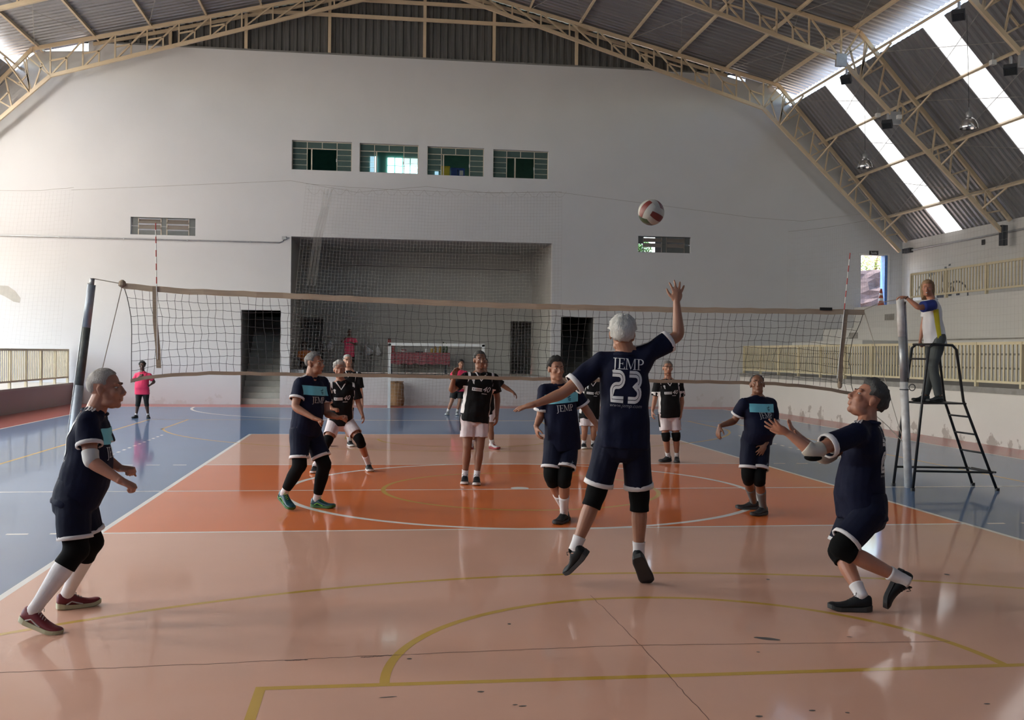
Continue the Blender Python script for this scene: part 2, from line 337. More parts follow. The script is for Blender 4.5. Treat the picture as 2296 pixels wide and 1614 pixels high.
MB().box((-4.68, 21.5, 1.0), (-4.25, 22.6, 1.16)).build('step_block', M_wall, o)
# stair shafts behind the two doorways
def shaft(nm, x0, x1, z0, z1, rise, run, n, m, sm):
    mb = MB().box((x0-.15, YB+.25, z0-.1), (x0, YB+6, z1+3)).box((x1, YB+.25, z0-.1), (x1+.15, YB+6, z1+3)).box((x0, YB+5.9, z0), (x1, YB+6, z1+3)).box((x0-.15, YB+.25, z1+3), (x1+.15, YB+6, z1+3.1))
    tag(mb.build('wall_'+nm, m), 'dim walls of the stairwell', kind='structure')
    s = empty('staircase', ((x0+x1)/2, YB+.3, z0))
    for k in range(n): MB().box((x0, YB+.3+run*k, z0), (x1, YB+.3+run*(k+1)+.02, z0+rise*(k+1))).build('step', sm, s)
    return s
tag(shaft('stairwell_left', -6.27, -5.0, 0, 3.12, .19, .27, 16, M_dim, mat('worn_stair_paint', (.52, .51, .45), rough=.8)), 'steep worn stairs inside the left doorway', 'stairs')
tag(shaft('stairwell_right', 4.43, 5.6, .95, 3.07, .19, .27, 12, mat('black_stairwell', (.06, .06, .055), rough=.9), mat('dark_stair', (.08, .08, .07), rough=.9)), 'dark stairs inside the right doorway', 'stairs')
# ------------------------------------------------------------------ upper room behind the four windows
RY = 25.2
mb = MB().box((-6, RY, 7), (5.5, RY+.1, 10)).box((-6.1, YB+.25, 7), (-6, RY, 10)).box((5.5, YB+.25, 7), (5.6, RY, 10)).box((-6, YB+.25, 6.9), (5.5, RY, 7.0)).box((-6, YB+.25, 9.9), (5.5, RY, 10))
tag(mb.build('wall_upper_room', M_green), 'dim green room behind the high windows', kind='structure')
M_lit = mat('daylit_window_glass', (.55, .85, .88), var=.05, emit=2.2); M_lit2 = mat('daylit_window_glass_blue', (.35, .6, .75), var=.05, emit=1.6)
lw = empty('window_5', (0, RY-.05, 8)); tag(lw, 'daylit window of the room behind', kind='structure')
a, b = at(868, 352, RY-.06), at(937, 391, RY-.06)
for i in range(4):
    for j in range(2):
        w = (b.x-a.x)/4; h = .5
        MB().box((a.x+w*i+.02, RY-.05, a.z-.62+.31*j+.01), (a.x+w*(i+1)-.02, RY-.04, a.z-.62+.31*(j+1)-.02)).build('pane', M_lit, lw)
a = at(905, 355, RY-.06); 
for i in range(3):
    for j in range(2): MB().box((a.x+.05+.2*i, RY-.05, 8.42+.2*j), (a.x+.23+.2*i, RY-.04, 8.6+.2*j)).build('pane', M_lit, lw)
a = at(830, 350, RY-.06); MB().box((a.x, RY-.05, a.z-.7), (a.x+.25, RY-.04, a.z)).build('pane', M_lit2, lw)
a = at(975, 384, RY-.06); MB().box((a.x, RY-.05, a.z-.4), (a.x+.14, RY-.04, a.z)).build('pane', M_lit2, lw)
for nm, x, y0, w, h, c, lb in (('storage_box', 998, 374, .30, .42, (.62, .5, .03), 'yellow box seen through the third high window'), ('storage_box', 1018, 378, .22, .38, (.02, .06, .28), 'left blue box beside the yellow box behind the high window'), ('storage_box', 1034, 379, .22, .36, (.02, .07, .34), 'right blue box with white label behind the high window')):
    a = at(x, y0, 22.6); e = empty(nm, (a.x, 22.6, a.z-h)); tag(e, lb, 'box')
    MB().box((a.x-w/2, 22.45, a.z-h), (a.x+w/2, 22.8, a.z-.03)).build('body', mat('plastic_%d' % int(x), c, rough=.5), e)
    MB().box((a.x-w/2-.015, 22.435, a.z-.05), (a.x+w/2+.015, 22.815, a.z)).build('lid', mat('plastic_%d' % int(x), c), e)
    if x == 1034: MB().box((a.x-.07, 22.44, a.z-.25), (a.x+.06, 22.449, a.z-.08)).build('paper_label', M_white, e)
sh = MB().box((.2, 22.3, 7.2), (1.6, 23.0, a.z-.42)).box((.25, 22.35, 7.0), (.35, 22.9, 7.2)).box((1.45, 22.35, 7.0), (1.55, 22.9, 7.2)).build('wooden_counter', M_wood); tag(sh, 'dark wooden counter under the boxes behind the window', 'counter')
# windows with steel frames and panes
M_pane = glassmat('greenish_pane', (.13, .20, .19), alpha=.45, rough=.05)
M_fr = mat('cream_window_frame', (.60, .53, .42), rough=.5)
for k in range(1, 5):
    x0, x1, z0, z1 = HOLES['window_%d' % k]; w = empty('window_%d' % k, ((x0+x1)/2, YB+.15, z0)); tag(w, 'high steel window with small panes', kind='structure')
    yb = YB+.14; bar = lambda p, q, wd=.024: MB().beam((p[0], yb, p[1]), (q[0], yb, q[1]), wd, .024, up=(0, 1, 0)).build('frame_bar', M_fr, w)
    zt = z1-.24; xm = [x0+(x1-x0)*t for t in (.25, .5, .75)]
    bar((x0, z1-.015), (x1, z1-.015)); bar((x0, zt), (x1, zt)); bar((x0+.01, z0), (x0+.01, z1)); bar((x1-.01, z0), (x1-.01, z1))
    for x in xm: bar((x, zt), (x, z1))
    bar((xm[0], z0), (xm[0], zt)); op = xm[0]+(.07 if k in (2, 3) else (.15 if k == 1 else .29)); bar((op, z0), (op, zt), .04); bar((xm[2], z0), (xm[2], zt), .025)
    n = 4; zs = [z0+(zt-z0)*i/n for i in range(n+1)]
    for i in range(n):
        for xa, xb in ((x0, xm[0]), (xm[2], x1)): MB().box((xa+.015, yb-.006, zs[i]+.012), (xb-.015, yb+.006, zs[i+1]-.012)).build('pane', M_pane, w)
        if i: bar((x0, zs[i]), (xm[0], zs[i]), .012); bar((xm[2], zs[i]), (x1, zs[i]), .012)
    for xa, xb in zip([x0]+xm, xm+[x1]): MB().box((xa+.015, yb-.006, zt+.015), (xb-.015, yb+.006, z1-.025)).build('pane', M_pane, w)
    MB().box((xm[2]-.03, yb-.04, (z0+zt)/2-.05), (xm[2], yb-.02, (z0+zt)/2+.05)).build('latch', M_white, w)
# louvre windows
M_slat = mat('dusty_louvre_blade', (.22, .19, .16), rough=.6); M_slatd = mat('grey_louvre_glass', (.10, .11, .105), rough=.25)
for k, nm in ((6, 'louvre_l'), (7, 'louvre_r')):
    x0, x1, z0, z1 = HOLES[nm]; w = empty('window_%d' % k, ((x0+x1)/2, YB+.1, z0)); tag(w, 'long low louvre window', kind='structure'); yb = YB+.12
    L = x1-x0; cols = [x0, x0+.11*L, x0+.46*L, x0+.55*L, x0+.89*L, x1]
    for x in cols[1:-1]: MB().box((x-.012, yb-.02, z0), (x+.012, yb+.02, z1)).build('frame_bar', M_fr if k == 6 else M_slat, w)
    for a, b in ((z1-.03, z1), (z0, z0+.02)): MB().box((x0, yb-.02, a), (x1, yb+.02, b)).build('frame_bar', M_slatd, w)
    for a, b in ((cols[1], cols[2]), (cols[3], cols[4])):
        for z in (z1-.12, z1-.30): MB().prism([(a, yb-.06, z-.07), (a, yb-.045, z-.075), (a, yb+.045, z+.065), (a, yb+.03, z+.07)], (b-a, 0, 0)).build('blade', M_slat, w)
        if k == 6 or a > cols[2]: MB().box((a+.01, yb-.005, z0+.02), (b-.01, yb+.005, z0+.16)).build('pane', M_slatd, w)
    for j, (a, b) in enumerate(((cols[0], cols[1]), (cols[2], cols[3]), (cols[4], cols[5]))):
        for c, d in ((z0+.02, z0+.28), (z0+.3, z1-.03)):
            if k == 7 and j == 0 and c < z0+.1: continue
            MB().box((a+.01, yb-.005, c), (b-.01, yb+.005, d)).build('pane', M_slatd, w)
    MB().box((x0-.3, YB+.9, z0-.4), (x1+.3 if k == 6 else x1+.3, YB+.95, z1+.4)).build('shade_backing', M_dim, w) if k == 6 else MB().box((x0+.75, YB+.5, z0-.3), (x1+.3, YB+.55, z1+.4)).build('shade_backing', mat('black_stairwell', (.06, .06, .055)), w)  # dark sheets stand in for the unlit space behind the louvres

# ------------------------------------------------------------------ roof
roof = empty('ceiling', (XC, 0, 14.4)); tag(roof, 'corrugated metal roof on cream steel trusses', kind='structure')
def sheet_mesh(name, ends, wid, material):
    """trapezoidal sheet: ends = (d0,z0),(d1,z1); ribs run down the slope"""
    (d0, z0), (d1, z1) = ends; n = 4; prof = []
    for k in range(n):
        y = k*wid/n; p = wid/n; prof += [(y, 0), (y+p*.42, 0), (y+p*.55, .045), (y+p*.85, .045), (y+p*.97, 0)]
    prof.append((wid+.03, 0)); nx = -(z1-z0); nz = (d1-d0); l = math.hypot(nx, nz); nx /= l; nz /= l
    mb = MB(); mb.grid([[(d+nx*h, y, z+nz*h) for y, h in prof] for d, z in ((d0, z0), (d1, z1))]); k = len(mb.f)
    if material is M_zinc: mb.grid([[(d+nx*(h+.03), y, z+nz*(h+.03)) for y, h in prof] for d, z in ((d0, z0), (d1, z1))])
    me = mb.mesh(name, material)
    if material is M_zinc: me.materials.append(M_zinco); me.polygons.foreach_set('material_index', [0]*k+[1]*(len(mb.f)-k))
    return me
SH = {'shallow': ((0, shal(0)), (13.3, shal(13.3))), 'steep': ((13.0, steep(13.0)), (17.75, steep(17.75)))}
YSKY = (17.3, 11.35, 5.35, -.65, -6.65, -12.65)  # the last rows, out of view, are added to brighten the near floor
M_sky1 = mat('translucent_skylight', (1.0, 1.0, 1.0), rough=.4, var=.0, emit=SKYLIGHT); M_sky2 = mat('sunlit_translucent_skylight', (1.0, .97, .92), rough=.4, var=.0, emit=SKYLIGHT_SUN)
for key, ends in SH.items():
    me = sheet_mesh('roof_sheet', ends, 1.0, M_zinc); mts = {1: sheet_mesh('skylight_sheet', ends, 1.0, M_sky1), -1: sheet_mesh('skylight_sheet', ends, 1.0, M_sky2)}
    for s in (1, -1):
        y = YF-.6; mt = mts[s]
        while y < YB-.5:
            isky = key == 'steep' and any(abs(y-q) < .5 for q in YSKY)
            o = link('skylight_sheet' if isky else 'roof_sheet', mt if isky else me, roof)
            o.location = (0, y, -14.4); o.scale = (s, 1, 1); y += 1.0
    # purlins run the length of the hall
    ds = [12.17-1.72*k for k in range(8)] if key == 'shallow' else [12.87, 14.10, 15.23, 16.46]
    for d in ds:
        z = (shal(d) if key == 'shallow' else steep(d))-.075
        for s in (1, -1):
            if d < .3 and s < 0: continue
            up = (.238*s, 0, .971) if key == 'shallow' else (.74*s, 0, .672)
            MB().beam((XC+s*(d-.02), YF, z), (XC+s*(d-.02), YB+.2, z), .06, .12, up=up).build('purlin', M_cream, roof)
# gable sheet above the white wall
ge = empty('gable_sheeting', (XC, YB+.3, WT)); tag(ge, 'grey corrugated sheet filling the gable above the white wall', 'sheeting')
x = XC-10.9
while x < XC+10.9:
    mb = MB(); p = [(0, 0), (.1, 0), (.13, .05), (.22, .05), (.25, 0), (.35, 0), (.38, .05), (.47, .05), (.5, 0)]
    mb.grid([[(x+a, YB+.12-h, z if z == WT-.05 else max(shal(x+a-XC)-.02, WT)) for a, h in p] for z in (WT-.05, 99)])
    mb.build('gable_sheet', M_zincg, ge); x += .5
for x in (-8.6, -6.2, -3.5, -.35, 2.0, 4.85, 7.3): MB().beam((x, YB-.02, WT), (x, YB-.02, shal(x-XC)-.1), .1, .1, up=(0, 1, 0)).build('gable_post', M_cream, ge)
for a, b, z in ((-6.6, 5.9, 12.95), (-2.7, 2.3, 13.5)): MB().beam((a, YB-.06, z), (b, YB-.06, z), .06, .12, up=(0, 0, 1)).build('gable_rail', M_cream, ge)
for s in (1, -1): MB().beam((XC+s*.3, YB-.02, shal(.3)-.18), (XC+s*10.6, YB-.02, shal(10.6)-.18), .08, .1).build('gable_rail', M_cream, ge)
MB().box((XC-10.6, YB-.03, WT-.05), (XC+10.6, YB+.25, WT)).build('gable_sill', M_dim, ge)

# trusses: two chords and their web members
TB = [(0, 13.95), (11.75, 10.38), (16.85, 5.55)]; TT = [(0, 14.2), (12.3, 11.2), (17.1, 5.9)]
def lerp(p, q, t): return (p[0]+(q[0]-p[0])*t, p[1]+(q[1]-p[1])*t)
def truss(Y, label):
    e = empty('roof_truss', (XC, Y, 5.5)); tag(e, label, 'truss', 'roof trusses')
    P = lambda s, q: (XC+s*q[0], Y, q[1])
    for s in (1, -1):
        for ch, nm in ((TB, 'bottom_chord'), (TT, 'top_chord')):
            for a, b in zip(ch[:-1], ch[1:]): MB().beam(P(s, a), P(s, b), .11, .09, up=(0, 1, 0)).build(nm, M_cream, e)
        mem = []
        n = 12
        for k in range(1, n+1):       # shallow part: verticals + diagonals
            t = k/n; b = lerp(TB[0], TB[1], t); tt = (b[0], 14.2-.2439*b[0]); pb = lerp(TB[0], TB[1], (k-1)/n); tp = (pb[0], 14.2-.2439*pb[0])
            mem.append((b, tt))
            if k > 2: mem.append((pb if k % 2 else b, tt if k % 2 else tp)) if False else mem.append((b, tp))
            if k > 6:
                m1 = lerp(b, tt, .5); m2 = lerp(b, tp, .5); mem.append((m1, m2)); mem.append((m2, lerp(b, pb, .5)))
        mem += [(TB[1], TT[1]), (TB[1], lerp(TT[1], TT[2], .04)), (lerp(TB[1], TB[2], .1), lerp(TB[1], TT[1], .45)), (lerp(TB[1], TB[2], .12), lerp(TT[1], TT[2], .04))]
        n = 9
        for k in range(1, n):         # leg: zig-zag
            b = lerp(TB[1], TB[2], k/n); t0 = lerp(TT[1], TT[2], (k-.5)/n); t1 = lerp(TT[1], TT[2], (k+.5)/n)
            mem.append((b, t0)); mem.append((b, t1))
            if k < 4: mem.append((lerp(b, t0, .5), lerp(b, t1, .5)))
        for a, b in mem: MB().beam(P(s, a), P(s, b), .045, .045, up=(0, 1, 0)).build('web_member', M_cream, e)
        for d in (12.87, 14.10, 15.23, 16.46):      # fly braces to the purlins
            t = min(max((d-12.3)/4.8, .03), .97); q = lerp(TB[1], TB[2], t); zz = steep(d)-.12
            if Y < 20:
                for o in (1, -1): MB().beam((XC+s*q[0], Y, q[1]), (XC+s*d, Y+o*.8, zz), .045, .045).build('fly_brace', M_cream, e)
            else: MB().beam((XC+s*q[0], Y, q[1]), (XC+s*d, Y-.8, zz), .045, .045).build('fly_brace', M_cream, e)
        if Y < 20:
            for q in (TB[1], lerp(TB[1], TB[2], .33)): MB().box((XC+s*q[0]-.16, Y-.05, q[1]-.2), (XC+s*q[0]+.16, Y+.05, q[1]+.16)).build('gusset_plate', M_steel, e)
    if Y < 20: MB().box((XC+TB[2][0]-.06, Y-.08, 5.15), (XC+TB[2][0]+.12, Y+.08, 5.75)).build('wall_bracket', M_dark, e)
truss(20.6, 'cream roof truss against the white end wall'); truss(14.65, 'second cream roof truss from the end wall'); truss(8.65, 'cream roof truss nearest the camera, at the upper right')
# cross wires under the steep roof
M_wire = mat('thin_steel_wire', (.35, .33, .3), rough=.5)
k = 0
for ya, yb in ((20.4, 14.65), (14.65, 8.65)):
    for (d0, d1) in ((12.87, 14.1), (14.1, 15.23), (15.23, 16.46)):
        for a, b in ((ya, yb), (yb, ya)):
            MB().tube([(XC+d0, a, steep(d0)-.16), (XC+d1, b, steep(d1)-.16)], .008, 5).build('bracing_wire', M_wire, roof)
    for (d0, d1) in ((10.45, 12.17), (7, 8.73), (3.6, 5.3)):
        for s in (1, -1):
            for a, b in ((ya, yb), (yb, ya)): MB().tube([(XC+s*d0, a, shal(d0)-.16), (XC+s*d1, b, shal(d1)-.16)], .008, 5).build('bracing_wire', M_wire, roof)
# ================================================================== PEOPLE: figure builder
def remeshed(mb, voxel, smooth=3, wr=0.0, wf=9.0, seed=0):
    """union of the closed shapes in mb as one continuous skin -> new mesh"""
    me = bpy.data.meshes.new('tmp'); me.from_pydata(mb.v, [], mb.f); me.update()
    o = bpy.data.objects.new('tmp', me); C.objects.link(o)
    md = o.modifiers.new('r', 'REMESH'); md.mode = 'VOXEL'; md.voxel_size = voxel; md.adaptivity = 0
    if smooth: ms = o.modifiers.new('s', 'SMOOTH'); ms.iterations = smooth; ms.factor = .5
    dg = bpy.context.evaluated_depsgraph_get(); ev = o.evaluated_get(dg)
    out = bpy.data.meshes.new_from_object(ev); bpy.data.objects.remove(o); bpy.data.meshes.remove(me)
    if wr:
        n = len(out.vertices); co = np.empty(n*3, 'f'); out.vertices.foreach_get('co', co); co = co.reshape(-1, 3)
        no = np.empty(n*3, 'f'); out.vertex_normals.foreach_get('vector', no); no = no.reshape(-1, 3)
        r = np.random.RandomState(seed); d = np.zeros(n)
        for k in range(9):            # a few soft folds in random directions
            v = r.normal(size=3); v[2] *= .55; v /= np.linalg.norm(v); ph = r.uniform(0, 6.3); fr = wf*r.uniform(2.2, 6.5)
            w = co @ r.normal(size=3)*4+r.uniform(0, 6)
            d += np.sin(co @ v*fr+ph+np.sin(w)*1.2)*(.5+.5*np.sin(w*1.3))
        co = co+no*(d*wr/3)[:, None]; out.vertices.foreach_set('co', co.astype('f').ravel()); out.update()
    out.polygons.foreach_set('use_smooth', [True]*len(out.polygons))
    return out
def interp(prof, t):
    if t <= prof[0][0]: return prof[0][1]
    for (a, x), (b, y) in zip(prof[:-1], prof[1:]):
        if t <= b: return x+(y-x)*(t-a)/(b-a)
    return prof[-1][1]
LEG = [(0, .090), (.25, .084), (.42, .064), (.5, .061), (.56, .054), (.68, .059), (.8, .048), (.93, .036), (1, .037)]
ARM = [(0, .056), (.2, .053), (.42, .043), (.5, .042), (.6, .043), (.75, .036), (.95, .027), (1, .026)]
class Limb:
    def __init__(s, a, b, c, prof, sc, ref): s.p = (V(a), V(b), V(c)); s.prof = prof; s.sc = sc; s.ref = V(ref)
    def pos(s, t):
        a, b, c = s.p
        if t < .44: return a.lerp(b, t*2)
        if t > .56: return b.lerp(c, t*2-1)
        u = (t-.44)/.12; p0 = a.lerp(b, .88); p2 = b.lerp(c, .12)
        return p0*(1-u)**2+b*(2*u*(1-u))+p2*u*u
    def dir(s, t): return (s.pos(min(t+.02, 1))-s.pos(max(t-.02, 0))).normalized()
    def frame(s, t):
        d = s.dir(t); a = s.ref-d*s.ref.dot(d); a.normalize(); return a, d.cross(a), d
    def ring(s, t, r, r2=None, n=14, bulge=0):
        a, b, d = s.frame(t); p = s.pos(t); r2 = r2 or r
        return [p+a*(math.cos(2*math.pi*j/n)*r)+b*(math.sin(2*math.pi*j/n)*r2) for j in range(n)]
    def r(s, t): return interp(s.prof, t)*s.sc
    def tube(s, t0, t1, off=0.0, m=10, taper=None, n=14):
        return [s.ring(t0+(t1-t0)*k/m, s.r(t0+(t1-t0)*k/m)+off+(taper(k/m) if taper else 0), n=n) for k in range(m+1)]
def smoothstep(a, b, x):
    t = min(max((x-a)/(b-a), 0), 1); return t*t*(3-2*t)

SKIN = {}
def skin(k):
    c = {'tan': (.36, .165, .098), 'fair': (.50, .27, .18), 'brown': (.24, .105, .06), 'dark': (.10, .05, .035), 'ruddy': (.42, .185, .115)}[k]
    return mat('skin_'+k, c, rough=.5, var=.10, scale=14, bump=.05, bscale=120)
M_navy = mat('navy_jersey', (.0040, .006, .024), rough=.8, spec=.2, var=.15, scale=20, bump=.55, bscale=8); M_navy2 = mat('navy_shorts', (.0035, .0055, .021), rough=.75, spec=.2, var=.15, scale=20, bump=.5, bscale=9)
M_blk = mat('black_jersey', (.005, .005, .006), rough=.8, spec=.2, var=.1, scale=20, bump=.5, bscale=8)
M_wht = mat('white_cloth', (.72, .69, .68), rough=.8, var=.06, scale=15, bump=.06, bscale=200); M_wshort = mat('pinkish_white_shorts', (.66, .58, .58), rough=.75, var=.08, scale=14, bump=.6, bscale=9)
M_cyan = mat('light_blue_panel', (.19, .62, .72), rough=.7, var=.05, scale=20); M_pink = mat('hot_pink_shirt', (.85, .045, .13), rough=.7, var=.08, scale=16, bump=.4, bscale=8)
M_pad = mat('black_knee_pad', (.004, .004, .004), rough=.9, spec=.15, var=.1, bump=.1, bscale=200); M_beige = mat('beige_elbow_pad', (.55, .50, .42), rough=.8)
M_print = mat('white_print', (.66, .66, .66), rough=.7, var=.05); M_printd = mat('faint_grey_print', (.10, .12, .16), rough=.7); M_grey = mat('grey_cloth', (.075, .085, .085), rough=.8, var=.12, bump=.08, bscale=200)
M_eye = mat('eye_white', (.45, .42, .40), rough=.25); M_iris = mat('dark_iris', (.02, .012, .008), rough=.15); M_lip = mat('lips', (.26, .10, .075), rough=.5)
M_sole = mat('dark_sole', (.03, .03, .03), rough=.7); M_solew = mat('white_sole', (.6, .6, .56), rough=.6); M_shoek = mat('black_shoe', (.008, .009, .010), rough=.6, spec=.25, bump=.05, bscale=200)
M_tongue = mat('dark_laces', (.03, .03, .03), rough=.8)
HAIR = {'white': (.64, .62, .58), 'silver': (.55, .53, .50), 'grey': (.20, .185, .175), 'salt': (.05, .046, .044), 'dark': (.012, .009, .008), 'black': (.008, .007, .007), 'blonde': (.30, .18, .09), 'stub': (.45, .40, .36)}
def hairmat(k): return mat('hair_'+k, HAIR[k], rough=.65, var=.3, scale=30, bump=.5, bscale=140, stretch=(1, 1, .35))

def torso_axes(P):
    return P
def decal(bvh, polys, org, ex, ey, n, material, name, parent, off=.004, sub=.022, inside=False):
    bm = bmesh.new()
    for pl in polys:
        try: bm.faces.new([bm.verts.new((x, y, 0)) for x, y in pl])
        except ValueError: pass
    bmesh.ops.triangulate(bm, faces=bm.faces)
    for _ in range(7):
        es = [e for e in bm.edges if e.calc_length() > sub]
        if not es: break
        bmesh.ops.subdivide_edges(bm, edges=es, cuts=1); bmesh.ops.triangulate(bm, faces=bm.faces)
    org = V(org); ex = V(ex); ey = V(ey); n = V(n).normalized(); kill = []
    for v in bm.verts:
        p = org+ex*v.co.x+ey*v.co.y
        if inside: h = bvh.ray_cast(p, n, .32)
        else: h = bvh.ray_cast(p+n*.35, -n, .7)
        if h[0] is None: kill.append(v); continue
        nn = h[1] if h[1].dot(n) > 0 else -h[1]
        v.co = h[0]+nn*off*.6+n*off*.6
    bmesh.ops.delete(bm, geom=kill, context='VERTS')
    if not bm.faces: bm.free(); return None
    me = bpy.data.meshes.new(name); q = V((0, 0, 0)); pp = parent
    while pp is not None: q = q+pp.location; pp = pp.parent
    bmesh.ops.translate(bm, verts=bm.verts, vec=-q); bm.to_mesh(me); bm.free(); me.materials.append(material)
    me.polygons.foreach_set('use_smooth', [True]*len(me.polygons))
    return link(name, me, parent)
# ---------------- lettering drawn as polygons
def R_(x0, y0, x1, y1): return [(x0, y0), (x1, y0), (x1, y1), (x0, y1)]
def stroke(pts, w):
    out = []; n = len(pts)
    L = []; Rr = []
    for i in range(n):
        d = V((pts[min(i+1, n-1)][0]-pts[max(i-1, 0)][0], pts[min(i+1, n-1)][1]-pts[max(i-1, 0)][1])); d.normalize(); q = V((-d.y, d.x))
        ww = w[i] if hasattr(w, '__len__') else w
        L.append((pts[i][0]+q.x*ww/2, pts[i][1]+q.y*ww/2)); Rr.append((pts[i][0]-q.x*ww/2, pts[i][1]-q.y*ww/2))
    for i in range(n-1): out.append([Rr[i], Rr[i+1], L[i+1], L[i]])
    return out
def arcp(cx, cy, rx, ry, a0, a1, n=10): return [(cx+rx*math.cos(math.radians(a0+(a1-a0)*i/n)), cy+ry*math.sin(math.radians(a0+(a1-a0)*i/n))) for i in range(n+1)]
def serif_jemp():
    G = []
    J = [R_(.10, .95, .46, 1)]+stroke([(.28, 1), (.28, .1)]+arcp(.10, .05, .18, .26, 0, -110, 8), [.11, .11]+[.10-.007*i for i in range(9)]); G.append((J, .50))
    E = [R_(.02, .95, .62, 1), R_(.02, 0, .66, .05), R_(.12, 0, .24, 1), R_(.24, .49, .48, .53), R_(.56, .80, .60, 1), R_(.60, 0, .645, .22), R_(.45, .40, .485, .62)]; G.append((E, .70))
    M = [R_(.0, .95, .22, 1), R_(0, 0, .22, .05), R_(.09, 0, .14, 1), [(.10, 1), (.22, 1), (.53, .12), (.47, 0)], [(.47, 0), (.53, .10), (.84, 1), (.79, 1)], R_(.79, 0, .91, 1), R_(.79, .95, 1.0, 1), R_(.70, 0, 1.0, .05)]; G.append((M, 1.05))
    P = [R_(.0, .95, .3, 1), R_(0, 0, .34, .05), R_(.10, 0, .22, 1)]+stroke([(.22, .975)]+arcp(.30, .735, .26, .24, 90, -90, 12)+[(.22, .495)], [.05]+[.05+.07*math.sin(math.pi*i/12) for i in range(13)]+[.05]); G.append((P, .62))
    out = []; x = 0
    for g, w in G: out += [[(px+x, py) for px, py in pl] for pl in g]; x += w
    return [[(px-x/2, py) for px, py in pl] for pl in out], x
JEMP, JW = serif_jemp()
def digit_paths():
    two = [(.0, .93), (.32, .93)]+arcp(.32, .73, .23, .20, 80, -80, 8)+[(.26, .53)]+arcp(.24, .36, .20, .17, 95, 180, 6)+[(.04, .07), (.62, .07)]
    thr = [(.0, .93), (.32, .93)]+arcp(.32, .73, .23, .20, 80, -70, 8)+[(.30, .52)]+arcp(.32, .29, .24, .22, 70, -80, 8)+[(.0, .07)]
    return two, thr
def number23():
    two, thr = digit_paths(); out = []
    def off(p, o):
        r = []
        for i in range(len(p)):
            d = V((p[min(i+1, len(p)-1)][0]-p[max(i-1, 0)][0], p[min(i+1, len(p)-1)][1]-p[max(i-1, 0)][1])).normalized(); r.append((p[i][0]-d.y*o, p[i][1]+d.x*o))
        return r
    for P, dx in ((two, -.76), (thr, .10)):
        for o in (-.062, .062): out += [[(x+dx, y) for x, y in q] for q in stroke(off(P, o), .10)]
    return out
N23 = number23()
def text_polys(s, shear=0.0):
    cu = bpy.data.curves.new('t', 'FONT'); cu.body = s; cu.align_x = 'CENTER'; cu.shear = shear; cu.resolution_u = 3
    o = bpy.data.objects.new('t', cu); C.objects.link(o); dg = bpy.context.evaluated_depsgraph_get(); me = bpy.data.meshes.new_from_object(o.evaluated_get(dg))
    out = [[(me.vertices[i].co.x, me.vertices[i].co.y) for i in p.vertices] for p in me.polygons]
    bpy.data.objects.remove(o); bpy.data.meshes.remove(me); bpy.data.curves.remove(cu); return out
T_URL = text_polys('www.jemp.com', .3); T_40 = text_polys('40', .35)
def sc2(polys, k, dx=0, dy=0, ky=None): return [[(x*k+dx, y*(ky or k)+dy) for x, y in p] for p in polys]
N23 = [[(x*.64, y) for x, y in p] for p in N23]
BIRD = [[(-.5, .1), (.1, .25), (.15, .05), (-.1, -.05)], [(.1, .25), (.5, .35), (.15, .05)], [(.0, .2), (.15, .6), (.22, .2)], R_(-.3, -.35, .35, -.15), R_(-.25, -.6, .3, -.45)]

def hand_shapes(mb, wrist, tip, palm, sc, curl=.35, spread=.12, thumb=1, fist=False):
    """palm: direction the palm faces; thumb: +1/-1 side"""
    d = (V(tip)-V(wrist)).normalized(); n = V(palm); n = (n-d*n.dot(d)).normalized(); l = d.cross(n)*thumb     # l: towards the thumb
    w = V(wrist); k = sc
    mb.ell(w+d*.052*k, (l*.041*k, n*.017*k, d*.056*k), 12, 8); mb.tube([w-d*.02*k, w+d*.03*k, w+d*.075*k], [.026*k, .024*k, .02*k], 8)
    mb.ell(w+d*.04*k+l*.024*k+n*.008*k, (l*.018*k, n*.016*k, d*.032*k), 8, 6)
    if fist: curl = 1.25; spread = 0
    for i, (lo, ln) in enumerate(((.031, .070), (.0105, .080), (-.0105, .074), (-.030, .058))):
        p = w+d*(.092-.006*abs(i-1.2))*k+l*lo*k; a = (lo*7)*spread/.2; dd = (d+l*a).normalized(); pts = [p-dd*.02*k, p]; ang = 0
        for s_, f in ((.42, 1), (.32, 1.1), (.26, .8)):
            ang += curl*f*(1 if not fist else 1.0); v = dd*math.cos(ang)+n*math.sin(ang); p = p+v*(ln*s_*k); pts.append(p)
        r = .0098*k; mb.tube(pts, [r*1.05, r, r*.95, r*.9, r*.72], 8); mb.ell(pts[-1], (V((r*.72, 0, 0)), V((0, r*.72, 0)), V((0, 0, r*.72))), 8, 6)
    p = w+d*.03*k+l*.03*k; pts = [p-l*.01*k]
    td = (d*.72+l*.72+n*(.25+.6*curl)).normalized() if not fist else (d*.8+l*.15+n*.75).normalized()
    for s_ in (.03, .03, .024): p = p+td*s_*k; pts.append(p); td = (td+d*.25-l*.1+n*(.2*curl)).normalized()
    mb.tube(pts, [.014*k, .012*k, .0105*k, .008*k], 8); mb.ell(pts[-1], (V((.008*k, 0, 0)), V((0, .008*k, 0)), V((0, 0, .008*k))), 8, 6)

